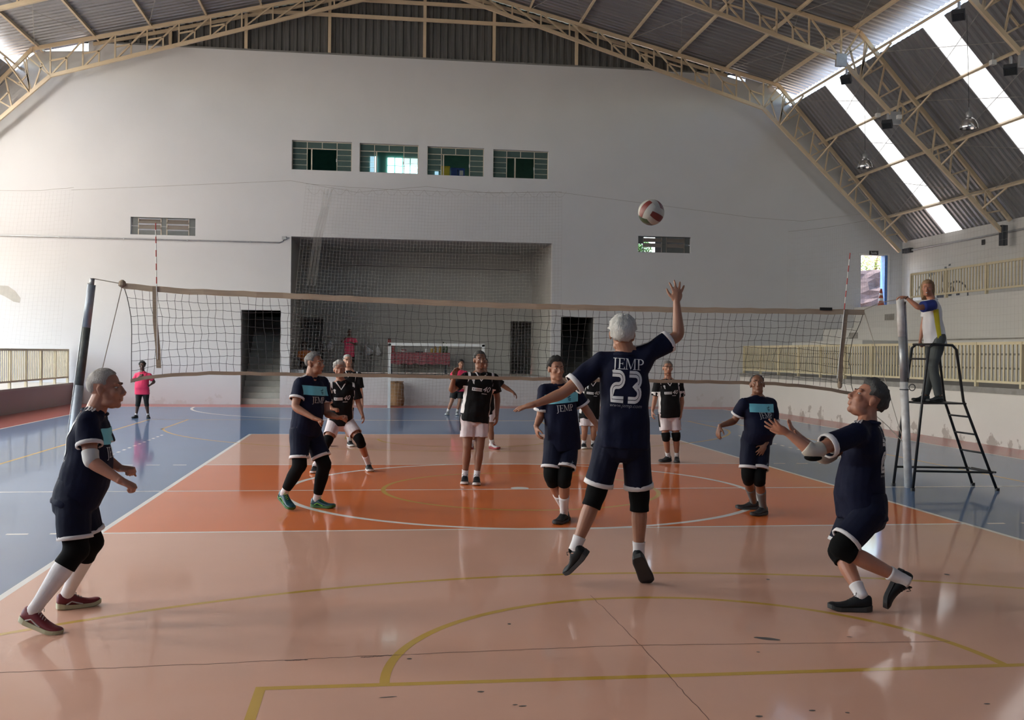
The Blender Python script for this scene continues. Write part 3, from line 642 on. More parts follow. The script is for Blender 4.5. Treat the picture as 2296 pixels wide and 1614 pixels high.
def shoe(heel, toe, up, k, parent, m_up, m_sole, m_acc=None, laces=True, width=1.0):
    f = (V(toe)-V(heel)).normalized(); u = V(up); u = (u-f*u.dot(f)).normalized(); r = f.cross(u); h0 = V(heel); Ln = .285*k
    W_ = [(0, .024), (.04, .036), (.15, .044), (.35, .044), (.55, .047), (.72, .051), (.86, .048), (.93, .040), (.975, .026), (1, .008)]
    T_ = [(0, .090), (.04, .106), (.12, .108), (.22, .106), (.34, .108), (.42, .090), (.55, .068), (.7, .056), (.86, .050), (.96, .038), (1, .026)]
    def toe_up(t): return .016*smoothstep(.75, 1.0, t)+.006*smoothstep(.2, 0, t)
    ts = [0, .03, .08, .15, .24, .33, .42, .52, .62, .72, .81, .88, .93, .965, .985, 1]
    mb = MB(); rings = []
    for t in ts:
        w = interp(W_, t)*k*width; top = interp(T_, t)*k; bs = .018*k; c = h0+f*(t*Ln)+u*(toe_up(t)*k); ring = []
        for j in range(16):
            a = 2*math.pi*j/16; sx = math.cos(a); sz = math.sin(a)
            x = w*math.copysign(abs(sx)**.75, sx)*(1-.25*max(sz, 0)); z = bs+(top-bs)*(.5+.5*math.copysign(abs(sz)**.8, sz)); ring.append(c+r*x+u*z)
        rings.append(ring)
    mb.rings(rings); o = mb.build('shoe', m_up, parent, smooth=True); fixn(o)
    ms = MB(); rings = []
    for t in ts:
        w = interp(W_, t)*k*1.08*width; c = h0+f*(t*Ln*1.02-.003)+u*(toe_up(t)*k); th = (.030+.010*smoothstep(.4, .0, t))*k; rings.append([c+r*w+u*th, c-r*w+u*th, c-r*w*1.03+u*.006*k, c-r*w*.85, c+r*w*.85, c+r*w*1.03+u*.006*k])
    ms.rings(rings); fixn(ms.build('sole', m_sole, o))
    tg = h0+f*(.33*Ln)+u*(.105*k); MB().ell(tg, (r*.022*k, (f*-.35+u).normalized()*.030*k, (f+u*.35).normalized()*.007*k), 10, 8).build('tongue', m_acc or m_up, o, smooth=True)
    if laces:
        ml = MB()
        for i, t in enumerate((.36, .42, .48, .54)):
            w = .020*k; c = h0+f*(t*Ln)+u*((interp(T_, t)+toe_up(t))*k+.001); ml.tube([c-r*w-u*.010*k, c+u*.004*k, c+r*w-u*.010*k+f*.008*k], .0032*k, 6)
        c = h0+f*(.35*Ln)+u*(interp(T_, .35)*k+.004)
        for s in (1, -1): ml.tube([c, c+r*s*.02*k+u*.018*k+f*.005, c+r*s*.035*k+u*.004*k+f*.01, c+r*s*.02*k-u*.004*k+f*.02], .0026*k, 5)
        ml.build('laces', m_acc or M_tongue, o)
    if m_acc:
        for s in (1, -1):
            ma = MB(); pts = []
            for t, q in ((.18, .035), (.30, .055), (.42, .042), (.55, .03)):
                w = interp(W_, t)*k*width; pts.append(h0+f*(t*Ln)+u*(q*k)+r*s*(w*(1.0-.12*(q/.06))+.001))
            ma.tube(pts, .0055*k, 6); ma.build('side_stripe', m_acc, o)
    return o

def head_shapes(mb, c, hf, hu, k, female=False):
    hf = V(hf).normalized(); hu = V(hu); hu = (hu-hf*hu.dot(hf)).normalized(); hr = hf.cross(hu)
    P = lambda x, y, z: V(c)+hr*x*k+hf*y*k+hu*z*k
    E = lambda x, y, z, a, b, d, n=14, m=10: mb.ell(P(x, y, z), (hr*a*k, hf*b*k, hu*d*k), n, m)
    E(0, -.015, .032, .075, .094, .088, 18, 12); E(0, .028, -.028, .061, .068, .085, 18, 12); E(0, .034, -.078, .049, .05, .042); E(0, .066, -.100, .023, .022, .018)
    mb.tube([P(0, .086, .018), P(0, .100, -.008), P(0, .112, -.030)], [.009*k, .0115*k, .0145*k], 8); E(0, .106, -.034, .016, .012, .011, 8, 6)
    for s in (1, -1):
        E(.013*s, .096, -.036, .010, .011, .009, 8, 6); E(.040*s, .062, -.022, .024, .026, .024); E(.077*s, -.008, -.008, .010, .019, .031, 8, 8); E(.084*s, -.014, .004, .006, .016, .020, 8, 6)
        E(.030*s, .076, .030, .028, .015, .010, 8, 6); E(.036*s, .02, -.082, .022, .045, .028)
    E(0, .090, -.058, .024, .011, .006, 10, 6); E(0, .089, -.071, .021, .011, .007, 10, 6)
    return P, hr, hf, hu
def head_details(parent, c, hf, hu, k, hairk, style, glasses=False, beard=False):
    hf = V(hf).normalized(); hu = V(hu); hu = (hu-hf*hu.dot(hf)).normalized(); hr = hf.cross(hu)
    P = lambda x, y, z: V(c)+hr*x*k+hf*y*k+hu*z*k
    for s in (1, -1):
        e = MB().ell(P(.031*s, .0715, .008), (hr*.0135*k, hf*.0105*k, hu*.0065*k), 10, 8).build('eye', M_eye, parent, smooth=True)
        MB().ell(P(.031*s, .0788, .008), (hr*.0052*k, hf*.0040*k, hu*.0052*k), 8, 6).build('iris', M_iris, e, smooth=True)
        MB().tube([P(.013*s, .0885, .029), P(.030*s, .0870, .034), P(.050*s, .0720, .028)], [.0032*k, .0042*k, .0025*k], 6).build('eyebrow', hairmat('salt' if hairk in ('white', 'silver', 'grey', 'stub') else hairk), parent)
    MB().rings([[P(.022*math.cos(2*math.pi*j/10), .0985-.012*abs(math.cos(2*math.pi*j/10))+q, -.0645+.0085*math.sin(2*math.pi*j/10)) for j in range(10)] for q in (-.006, .0025)]).build('mouth', M_lip, parent, smooth=True)
    # hair: a skull shell whose thickness runs to nothing at the hairline
    th = {'short': .012, 'crop': .006, 'full': .020, 'thin': .007, 'curly': .026, 'bob': .022, 'ponytail': .014}[style]
    mb = MB(); n, m = 36, 26; rings = []
    for i in range(m+1):
        ph = math.pi*i/m; ring = []
        for j in range(n):
            a = 2*math.pi*j/n; x = math.sin(ph)*math.sin(a); y = math.sin(ph)*math.cos(a); z = math.cos(ph)
            front = smoothstep(.15, .62, y)            # towards the face
            line = (-.62 if style not in ('bob', 'ponytail') else -.75)+1.22*front+.10*noise.noise(V((x*6, y*6, z*6)))+ .16*smoothstep(.55, .95, abs(x))*(1-front)
            if style in ('thin',): line += .22*front
            if style == 'bob': front = smoothstep(.10, .50, math.cos(a)); line = -1.3+1.80*front
            mask = smoothstep(line-.10, line+.14, z)
            if abs(x) > .8 and -.35 < y < .2 and z < .1 and style not in ('bob',): mask *= smoothstep(-.05, .12, z)
            if style == 'thin' and z > .8 and y > -.35: mask *= .55
            nz = noise.noise(V((x*4.5, y*4.5, z*4.5+len(hairk))))*.006+noise.noise(V((x*14, y*14, z*9)))*.004
            rr = -.008+mask*(th+.008)+nz*mask*(1.8 if style in ('full', 'curly') else 1)
            if style == 'full' and y > .0 and z > .4: rr += .008*mask
            px, py, pz = x*(.0755+rr), -.015+y*(.0945+rr), .032+z*(.0885+rr)
            if z < 0: px *= 1-.10*abs(z); py = py+.0*z
            if style == 'bob' and z < .2:
                dz = (.2-z); pz = .032+z*.0885-dz*.075*mask; px = x*(.0755+rr)*(1+.10*mask*min(dz, 1)); py += -.010*dz*mask
            if style == 'bob' and z < 0 and mask > .3: hw = (.082+rr*.6)*(1-.18*z*(1+z)*4*.25-.10*z*z); px = math.sin(a)*hw; py = -.02+math.cos(a)*hw*1.05; pz = .032+z*.20+.01*noise.noise(V((x*9, y*9, 0)))
            ring.append(P(px, py, pz))
        rings.append(ring)
    mb.rings(rings); h = mb.build('hair', hairmat(hairk), parent, smooth=True)
    if glasses:
        g = MB()
        for s in (1, -1): g.tube([P(.032*s+.023*math.cos(2*math.pi*q/14), .101, .004+.017*math.sin(2*math.pi*q/14)) for q in range(14)], .002*k, 5, closed=True); g.tube([P(.055*s, .10, .008), P(.079*s, 0, .01)], .002*k, 5)
        g.tube([P(-.009, .104, .008), P(.009, .104, .008)], .002*k, 5); g.build('glasses', M_black, parent)
    return P, hr, hf, hu

def person(S):
    Y0 = S['Y']; k = S.get('k', 1.0); vox = S.get('vox', .0075)
    J = {n: at(q[0], q[1], Y0+(q[2] if len(q) > 2 else 0)) for n, q in S['J'].items()}
    face = V(S['face']).normalized(); gz = S.get('gz', 0.0)
    feet = {}
    for s in 'lr':
        q = S['feet'][s]
        if q[0] == 'g': a, b = atZ(*q[1], gz), atZ(*q[2], gz)
        elif q[0] == 'f': x_ = at(q[1], 900, Y0).x; yy = Y0+(q[3] if len(q) > 3 else 0); a, b = V((x_, yy+.1, gz)), V((x_+q[2], yy-.17, gz))
        elif q[0] == 'w': a, b = V(q[1]), V(q[2])
        else: a, b = at(q[1][0], q[1][1], Y0+q[1][2]), at(q[2][0], q[2][1], Y0+q[2][2])
        mid = (a+b)/2; d = (b-a).normalized(); L = .285*k
        up = V((0, 0, 1)) if q[0] in 'gwf' else V(q[3])
        up = (up-d*up.dot(d)).normalized(); feet[s] = (mid-d*L/2, mid+d*L/2, up)
    lo = min(feet['l'][0].z, feet['r'][0].z, feet['l'][1].z, feet['r'][1].z)
    base = (feet['l'][0]+feet['r'][0])/2; root = empty('person', (base.x, base.y, max(lo, 0)))
    tag(root, S['label'], 'person', S.get('group'))
    H_, N_ = J['hip'], J['neck']; sp = (N_-H_).normalized(); shl, shr = J['shl'], J['shr']
    lat = (shr-shl); lat = (lat-sp*lat.dot(sp)).normalized(); fr = lat.cross(sp)
    if fr.dot(face) < 0: fr = -fr
    hl = S.get('hiplat'); hlat = V(hl).normalized() if hl else (lat*.8+V((lat.x, lat.y, 0)).normalized()*.2).normalized()
    hipl, hipr = H_-hlat*.088*k, H_+hlat*.088*k
    belly = S.get('belly', .02); slim = S.get('slim', 1.0)
    def tring(t, a, b, fo=0.0, n=22, sq=.9):
        c = H_.lerp(N_, t)+fr*fo*k; w = smoothstep(.0, .7, t); la = (hlat*(1-w)+lat*w).normalized(); la = (la-sp*la.dot(sp)).normalized(); f2 = la.cross(sp)
        if f2.dot(face) < 0: f2 = -f2
        shc = (shl+shr)/2-N_; off = la*(shc.dot(la)*smoothstep(.5, .9, t))
        return [c+off+la*(a*k*slim*math.copysign(abs(math.cos(2*math.pi*j/n))**sq, math.cos(2*math.pi*j/n)))+f2*(b*k*math.copysign(abs(math.sin(2*math.pi*j/n))**sq, math.sin(2*math.pi*j/n))) for j in range(n)]
    sw = (shr-shl).length/2/k/slim; sw = min(max(sw, .15), .215)
    tl = (N_-H_).length
    legs = {s: Limb(hp, J['kn'+s], feet[s][0]+(feet[s][1]-feet[s][0]).normalized()*.062*k+feet[s][2]*.095*k, LEG, k*S.get('legw', 1), hlat) for s, hp in (('l', hipl), ('r', hipr))}
    arms = {s: Limb(J['sh'+s], J['el'+s], J['wr'+s], ARM, k*S.get('armw', 1), fr) for s in 'lr'}
    # ---- body: one continuous skin
    mb = MB()
    mb.rings([tring(-.12, .10, .08), tring(-.02, .155, .11), tring(.12, .160, .115, belly*.3), tring(.35, .150, .112, belly*.6), tring(.6, .160, .115, .01), tring(.78, sw*.92, .105, .0), tring(.88, sw*.72, .085, -.005), tring(.96, sw*.42, .065, -.01), tring(1.02, .058, .058, -.005)])
    hk = k*S.get('hk', 1.0); hc = J['head']
    P, hr_, hf_, hu_ = head_shapes(mb, hc, S['look'], S.get('hup', (0, 0, 1)), hk)
    mb.tube([N_-sp*.04*k, N_.lerp(P(0, -.02, -.03), .5), P(0, -.02, -.03)], [.070*k, .062*k, .060*k], 14)
    for s in 'lr':
        a = arms[s]; mb.rings(a.tube(0, 1, 0, 26)); mb.ell(a.p[0], (V((.058*k, 0, 0)), V((0, .058*k, 0)), V((0, 0, .058*k))), 12, 8)
        g = legs[s]; mb.rings(g.tube(0, 1, 0, 30)); mb.ell(g.p[0], (V((.09*k, 0, 0)), V((0, .09*k, 0)), V((0, 0, .09*k))), 12, 8)
        h0, h1, u = feet[s]; f = (h1-h0).normalized(); mb.tube([g.p[2], h0+f*.075*k+u*.06*k, h0+f*.12*k+u*.042*k, h0+f*.2*k+u*.032*k], [.034*k, .033*k, .026*k, .014*k], 8)
        hd = S['hands'][s]; hand_shapes(mb, J['wr'+s], J['ti'+s], hd[0], k*S.get('handk', 1), curl=hd[1], spread=hd[2] if len(hd) > 2 else .1, thumb=hd[3] if len(hd) > 3 else 1, fist=(len(hd) > 4 and hd[4]))
    for s in 'lr': mb.tube([N_+sp*.03*k, N_.lerp(J['sh'+s], .45)-sp*.01*k, J['sh'+s]], [.05*k, .056*k, .054*k], 10); mb.tube([H_.lerp(N_, .8), J['sh'+s]], [.08*k, .058*k], 10)
    me = remeshed(mb, vox, 2); me.name = 'body'; me.transform(Matrix.Translation(-root.location)); me.materials.append(skin(S.get('skin', 'tan')))
    body = link('body', me, root)
    head_details(root, hc, S['look'], S.get('hup', (0, 0, 1)), hk, S.get('hair', 'dark'), S.get('style', 'short'), S.get('glasses', False))
    # ---- shirt: trunk and sleeves grown together, hollow at hem and cuffs
    hem = S.get('hem', -.18); lo_ = .024; mb = MB(); bl = belly
    trunk = [tring(hem+.14, .150, .10, bl*.2), tring(hem+.12, .166, .122, bl*.2), tring(hem+.004, .176, .132, bl*.2), tring(hem, .190, .146, bl*.2), tring(hem+.03, .194, .150, bl*.25), tring(.0, .190, .146, bl*.5), tring(.15, .186, .142+bl*.35, bl*.75), tring(.32, .180, .138+bl*.4, bl*.75), tring(.5, .180, .136+bl*.2, bl*.45+.005), tring(.66, sw*1.0+.008, .134, .008), tring(.8, sw*1.0+.002, .118, .0), tring(.895, sw*.80, .096, -.006), tring(.955, sw*.5, .076, -.01), tring(1.0, .078, .072, -.006), tring(1.025, .070, .066, -.004)]
    mb.rings(trunk)
    for s in 'lr': mb.tube([N_-sp*.012*k, N_.lerp(J['sh'+s], .4)-sp*.022*k, J['sh'+s]], [.066*k, .070*k, .074*k], 12); mb.tube([H_.lerp(N_, .66)+(J['sh'+s]-H_.lerp(N_, .66))*.2, J['sh'+s]], [.105*k, .076*k], 12)
    se = S.get('sleeve', .36); cuffs = {}
    for s in 'lr':
        a = arms[s]; R1 = .080*k; R0 = .076*k; e = S.get('sl'+s, se)
        ro = lambda t: R0+(R1-R0)*(t/e)
        seq = [(t, ro(t)) for t in [0, e*.25, e*.5, e*.75, e]]+[(e-.003, ro(e)-.012*k), (e-.06, ro(e)-.02*k)]
        mb.rings([a.ring(t, r_, r_*.95, 16) for t, r_ in seq]); mb.ell(a.p[0], (V((.078*k, 0, 0)), V((0, .078*k, 0)), V((0, 0, .078*k))), 12, 8); cuffs[s] = (a, e, ro(e))
    me = remeshed(mb, max(vox, .0085), 4, wr=.008*k, wf=9, seed=int(abs(hc.x*100))); me.name = 'shirt'
    bvh = BVHTree.FromPolygons([v.co.copy() for v in me.vertices], [tuple(p.vertices) for p in me.polygons])
    me.transform(Matrix.Translation(-root.location)); me.materials.append(S['shirt']); shirt = link('shirt', me, root)
    mid = lambda t: H_.lerp(N_, t)
    MB().tube(tring(.985, .083, .079, -.004, 24, 1.0), .011*k, 8, closed=True).build('collar', S.get('collarm', S['shirt']), shirt, smooth=True)
    if S.get('cuff'):
        for s in 'lr':
            a, e, r_ = cuffs[s]; mb = MB().rings([a.ring(e-.045, r_*.985), a.ring(e-.04, r_+.004), a.ring(e+.006, r_+.0045), a.ring(e+.008, r_-.006), a.ring(e-.03, r_-.010)]); fixn(mb.build('cuff', S['cuff'], shirt, smooth=True))
    # ---- shorts or trousers
    if S.get('shorts'):
        ln = S.get('slen', .41); mb = MB()
        mb.rings([tring(-.26, .09, .07), tring(-.2, .150, .115), tring(-.1, .182, .132), tring(.0, .182, .132)]+([tring(.1, .175, .130), tring(.2, .165, .125)] if ln < .6 else [tring(.04, .165, .12)]))
        hems = {}
        for s in 'lr':
            g = legs[s]; e = S.get('sle'+s, ln); loose = S.get('loose', 1.0); r1 = (.103*loose if ln < .6 else .0)*k; r0 = .108*k
            if ln < .6: seq = [(t, r0+(r1-r0)*(t/e)) for t in (0, e*.3, e*.6, e*.85, e)]+[(e-.004, r1-.012*k), (e-.08, r1-.022*k)]
            else: seq = [(t, g.r(t)+.014*k+S.get('flare', 0)*smoothstep(.6, 1, t)) for t in (0, .12, .25, .4, .5, .6, .7, .8, .9, e)]
            mb.rings([g.ring(t, r_, r_*1.02, 16) for t, r_ in seq]); mb.ell(g.p[0], (V((.105*k, 0, 0)), V((0, .105*k, 0)), V((0, 0, .105*k))), 12, 8); hems[s] = (g, e, r1)
        me = remeshed(mb, max(vox, .0085), 4, wr=.007*k, wf=8, seed=int(abs(hc.x*77))); me.name = 'shorts'
        sb = BVHTree.FromPolygons([v.co.copy() for v in me.vertices], [tuple(p.vertices) for p in me.polygons])
        me.transform(Matrix.Translation(-root.location)); me.materials.append(S['shorts']); sho = link('trousers' if ln > .6 else 'shorts', me, root)
        if S.get('shem'):
            for s in 'lr':
                g, e, r_ = hems[s]; mb = MB().rings([g.ring(e-.035, r_*.99+.004), g.ring(e-.03, r_+.007), g.ring(e+.004, r_+.009), g.ring(e+.005, r_-.004), g.ring(e-.03, r_-.008)]); fixn(mb.build('hem_band', S['shem'], sho, smooth=True))
        if S.get('sside'):
            for s, sg in (('l', -1), ('r', 1)):
                g = legs[s]; c = g.pos(.2); d = g.dir(.2); decal(sb, [R_(-.035*k, -.17*k, .035*k, .16*k)], c, fr, -d, hlat*sg, S['sside'], 'side_stripe', sho, inside=True)
        if S.get('smark'):
            s, sg = S['smark']; g = legs[s]; c = g.pos(.33)+hlat*sg*.03*k; decal(sb, sc2(BIRD, .075*k), c, hlat*(1 if fr.y < 0 else -1), -g.dir(.3), fr*S.get('marksign', 1), M_printd if S.get('dim') else mat('pale_blue_print', (.16, .22, .30)), 'emblem', sho)
    # ---- pads, socks, shoes
    for s in 'lr':
        g = legs[s]
        if S.get('pad'):
            t0, t1 = S.get('pad'+s, S['pad']); mm = 12; rings = []
            for q in range(mm+1):
                t = t0+(t1-t0)*q/mm; r_ = g.r(t)+.015*k; ring = []; a, b, d = g.frame(t); p = g.pos(t); bulge = .020*k*math.exp(-((t-.5)/.055)**2)
                for j in range(16):
                    v = a*math.cos(2*math.pi*j/16)+b*math.sin(2*math.pi*j/16); fw = max(v.dot(face), 0); ring.append(p+v*(r_+bulge*fw*fw))
                rings.append(ring)
            fixn(MB().rings([g.ring(t0, g.r(t0)*.9, n=16), g.ring(t0, g.r(t0)+.008*k, n=16), g.ring(t0+.003, g.r(t0)+.014*k, n=16)]+rings[1:-1]+[g.ring(t1-.003, g.r(t1)+.014*k, n=16), g.ring(t1, g.r(t1)+.008*k, n=16), g.ring(t1, g.r(t1)*.9, n=16)]).build('knee_pad', S.get('padm', M_pad), root, smooth=True)) if True else None
        so = S.get('sock'+s, S.get('sock')); u_ = feet[s][2]
        if so: fixn(MB().rings([g.ring(so[0], g.r(so[0])*.9)]+g.tube(so[0], 1.0, .007*k, 10)+[[p-u_*.035*k for p in g.ring(1.0, g.r(1)+.006*k)]]).build('sock', so[1], root, smooth=True))
        h0, h1, u = feet[s]; sm = S['shoe']; shoe(h0, h1, u, k, root, sm[0], sm[1], sm[2] if len(sm) > 2 else None)
        if S.get('elpad') and s in S['elpad']:
            a = arms[s]; t0, t1, m_ = S['elpad'][s][:3]; pm = remeshed(MB().rings(a.tube(t0, t1, .009*k, 14)).ell(a.pos(.5), (V((.05*k, 0, 0)), V((0, .05*k, 0)), V((0, 0, .05*k))), 12, 8), .007, 4); pm.transform(Matrix.Translation(-root.location)); pm.materials.append(m_); o = link('elbow_pad', pm, root)
            if len(S['elpad'][s]) > 3:
                c = a.pos(.5); d = a.dir(.5); dn = V((0, 0, -1)); dn = (dn-d*dn.dot(d)).normalized(); MB().ell(c+dn*.042*k, (d*.062*k, d.cross(dn)*.045*k, dn*.024*k), 14, 8).build('pad_cushion', M_pad, o, smooth=True)
    # ---- prints on the shirt
    front = fr; right = lat if front.y < 0 else -lat         # right as the viewer reads it
    upv = sp
    def rd(fv):      # reading direction for a print seen from outside along fv
        r_ = upv.cross(fv).normalized(); return r_
    pr = S.get('prints', ())
    if 'panel' in pr:
        ex = rd(front); decal(bvh, [R_(-.185*k, -.05*k, .185*k, .05*k)], mid(.75), ex, upv, front, M_cyan, 'chest_panel', shirt, sub=.03)
        decal(bvh, sc2(BIRD, .055*k, .06*k), mid(.75), ex, upv, front, mat('teal_print', (.02, .12, .18)), 'emblem', shirt, off=.007)
        decal(bvh, sc2(JEMP, .066*k, 0, 0), mid(.52), ex, upv, front, M_print, 'lettering', shirt, sub=.02)
    if 'stripes' in pr:
        for s, sg in (('l', -1), ('r', 1)):
            shp = J['sh'+s]; pth = lat*sg; up3 = (sp+V((0, 0, .3))).normalized()
            for q in (-.018, 0, .018): decal(bvh, [R_(-.085*k, (q-.006)*k, .05*k, (q+.006)*k)], shp+pth*(-.02*k), pth, fr, up3, M_wht, 'shoulder_stripe', shirt, sub=.02)
    if 'back' in pr:
        b = -front; ex = rd(b); decal(bvh, sc2(JEMP, .078*k), mid(.82), ex, upv, b, M_print, 'lettering', shirt, sub=.02)
        decal(bvh, sc2(N23, .215*k), mid(.445)+ex*.0*k, ex, upv, b, M_print, 'number', shirt, sub=.02)
        decal(bvh, sc2(T_URL, .036*k), mid(.385), ex, upv, b, mat('faint_white_print', (.22, .22, .25)), 'lettering', shirt, sub=.02)
    if 'forty' in pr:
        ex = rd(front); decal(bvh, sc2(T_40, .10*k, .075*k), mid(.58), ex, upv, front, M_print, 'lettering', shirt, sub=.02)
        decal(bvh, [R_(-.11*k, .0, .02*k, .012*k), R_(-.11*k, .03*k, .02*k, .042*k), R_(-.11*k, 0, -.095*k, .04*k)]+[R_((-.085+.018*q)*k, .012*k, (-.075+.018*q)*k, .03*k) for q in range(6)]+[R_(.02*k, -.03*k, .09*k, -.022*k)], mid(.58), ex, upv, front, M_print, 'logo', shirt, sub=.03)
        nk = mid(1.0)+front*.0; decal(bvh, stroke([(-.075*k, .02*k), (0, -.085*k), (.075*k, .02*k)], .018*k), mid(.97), ex, upv, front, M_wht, 'collar', shirt, sub=.02)
        decal(bvh, [[(-.012*k, .02*k), (.012*k, .02*k), (.014*k, -.03*k), (-.004*k, -.02*k)], arcp(0, .02*k, .018*k, .018*k, 0, 360, 10)[:-1]], mid(.78)-ex*.1*k, ex, upv, front, M_print, 'emblem', shirt)
        for s, sg in (('l', -1), ('r', 1)):
            decal(bvh, [R_(-.03*k, -.30*k, .085*k, .14*k)], mid(.42), fr, upv, lat*sg, M_wht, 'side_panel', shirt, sub=.04, inside=True)
            shp = J['sh'+s]; decal(bvh, [R_(-.045*k, -.07*k, -.012*k, .09*k)], shp, lat*sg, fr, (sp+V((0, 0, .4))).normalized(), M_wht, 'shoulder_panel', shirt, sub=.03)
    if 'bar' in pr: decal(bvh, [R_(-.12*k, -.018*k, .12*k, .018*k)], mid(.7), rd(front), upv, front, M_black, 'print_bar', shirt, sub=.04)
    S['_'] = dict(root=root, J=J, arms=arms, legs=legs, bvh=bvh, shirt=shirt, fr=fr, lat=lat, sp=sp, mid=mid, k=k, P=P)
    return root
# ================================================================== THE PEOPLE
CAMD = (0, -1, 0)
DN = (0, 0, -1)
navy = dict(shirt=M_navy, cuff=M_wht, shorts=M_navy2, shem=M_wht)
black = dict(shirt=M_blk, shorts=M_wshort, sside=M_blk, prints=('forty',))
# player in profile at the left, leaning forward with folded arms
P1 = dict(label='white-haired player in navy kit leaning forward, in red shoes and long white socks', Y=-6.3, k=1.0, hk=1.08, vox=.0058, face=(1, -.12, 0), look=(1, -.1, .03), hup=(.05, 0, 1), skin='ruddy', hair='stub', style='crop', belly=.05, hem=-.10,
  J=dict(head=(238, 872), neck=(213, 921), shl=(196, 948, -.15), shr=(218, 940, .22), hip=(168, 1112), ell=(204, 1034, -.24), wrl=(272, 1078, -.30), til=(312, 1096, -.28), elr=(236, 1030, .22), wrr=(270, 1050, .20), tir=(300, 1052, .16), knl=(170, 1233, -.12), knr=(203, 1215, .14)),
  hiplat=(-.1, 1, 0), feet=dict(l=('a', (42, 1392, -.22), (139, 1430, -.30), (.1, 0, 1)), r=('g', (138, 1366), (216, 1356))),
  hands=dict(l=((0, .3, -1), .9, 0, 1, True), r=((0, .2, -1), .8, 0, 1, True)), pad=(.37, .64), sock=(.60, M_wht), elpad=dict(l=(.36, .52, mat('white_elbow_pad', (.62, .60, .57)))),
  shoe=(mat('dark_red_shoe', (.16, .012, .018), rough=.5), mat('lime_white_sole', (.46, .46, .30), rough=.5), mat('silver_stripe', (.5, .48, .45), rough=.4)), slen=.39, sll=.30, slr=.30, prints=('panel', 'stripes', 'back'), **navy)
# player 2, three-quarter view
P2 = dict(label='grey-haired player in navy kit with long black knee sleeves and green-blue shoes', Y=-1.55, k=1.03, vox=.0068, face=(.80, -.6, 0), look=(.85, -.5, .02), skin='tan', hair='grey', style='short', belly=.03, hem=-.14,
  J=dict(head=(706, 815), neck=(697, 845), shl=(673, 861, -.10), shr=(723, 858, .18), hip=(684, 960), ell=(661, 913, -.22), wrl=(705, 938, -.33), til=(738, 948, -.36), elr=(733, 928, .10), wrr=(758, 936, -.02), tir=(793, 932, -.05), knl=(671, 1044, -.15), knr=(727, 1042, -.02)),
  hiplat=(.6, .8, 0), feet=dict(l=('a', (629, 1116, .05), (655, 1144, -.14), (-.1, 0, 1)), r=('g', (698, 1137), (752, 1140))),
  hands=dict(l=((0, -.2, -1), .9, 0, 1, True), r=((-.2, -.5, -1), .9, 0, 1, True)), pad=(.40, .92), sock=(.88, M_wht),
  shoe=(mat('teal_black_shoe', (.012, .06, .075), rough=.4), mat('black_green_sole', (.03, .12, .02), rough=.5), mat('lime_stripe', (.20, .55, .03), rough=.4)), sll=.33, slr=.33, slen=.40, prints=('panel', 'stripes'), **navy)
# the jumping player, number 23, seen from behind
P3 = dict(label='white-haired player number 23 jumping with one arm raised, seen from behind', Y=-5.6, k=1.07, hk=1.06, vox=.0058, face=(.10, 1, 0), look=(.25, 1, .25), hup=(0, -.2, 1), skin='tan', hair='white', style='full', belly=.01, hem=-.10,
  J=dict(head=(1395, 750), neck=(1408, 794), shl=(1347, 812, .05), shr=(1452, 792, -.02), hip=(1396, 985), ell=(1262, 882, .02), wrl=(1203, 905, .0), til=(1155, 917, .02), elr=(1522, 752, .02), wrr=(1517, 678, .06), tir=(1520, 630, .07), knl=(1336, 1108, .06), knr=(1434, 1116, .04)),
  hiplat=(1, -.1, 0), feet=dict(l=('a', (1318, 1246, -.05), (1277, 1286, .12), (-.4, -.3, 1)), r=('a', (1430, 1254, -.06), (1455, 1311, .07), (.1, .9, .6))),
  hands=dict(l=((0, .2, -1), .10, .14, -1), r=((.05, 1, 0), .18, .42, 1)), pad=(.40, .615), sock=(.88, M_wht), shoe=(M_shoek, M_sole), sll=.36, slr=.34, slen=.41, prints=('back', 'stripes'), **navy)
P4 = dict(label='dark-haired player in navy kit facing the camera below the net, black knee pads', Y=-2.75, k=1.0, vox=.0068, face=(.10, -1, 0), look=(.22, -1, .02), skin='tan', hair='dark', style='full', belly=.02, hem=-.20,
  J=dict(head=(1247, 828), neck=(1251, 861), shl=(1221, 877, -.03), shr=(1285, 874, .04), hip=(1260, 985), ell=(1211, 936, .02), wrl=(1202, 956, -.10), til=(1207, 985, -.13), elr=(1316, 921, .05), wrr=(1340, 955, -.02), tir=(1352, 985, -.04), knl=(1234, 1067, -.10), knr=(1265, 1069, -.16)),
  feet=dict(l=('w', (.20, -2.32, 0), (.17, -2.58, 0)), r=('g', (1277, 1166), (1237, 1180))), hands=dict(l=((.6, 0, -.2), .45, .1, 1), r=((-.6, -.2, 0), .4, .1, -1)),
  pad=(.40, .60), sock=(.76, M_wht), shoe=(M_shoek, M_sole), sll=.36, slr=.36, slen=.39, smark=('r', .3), prints=('panel', 'stripes'), **navy)
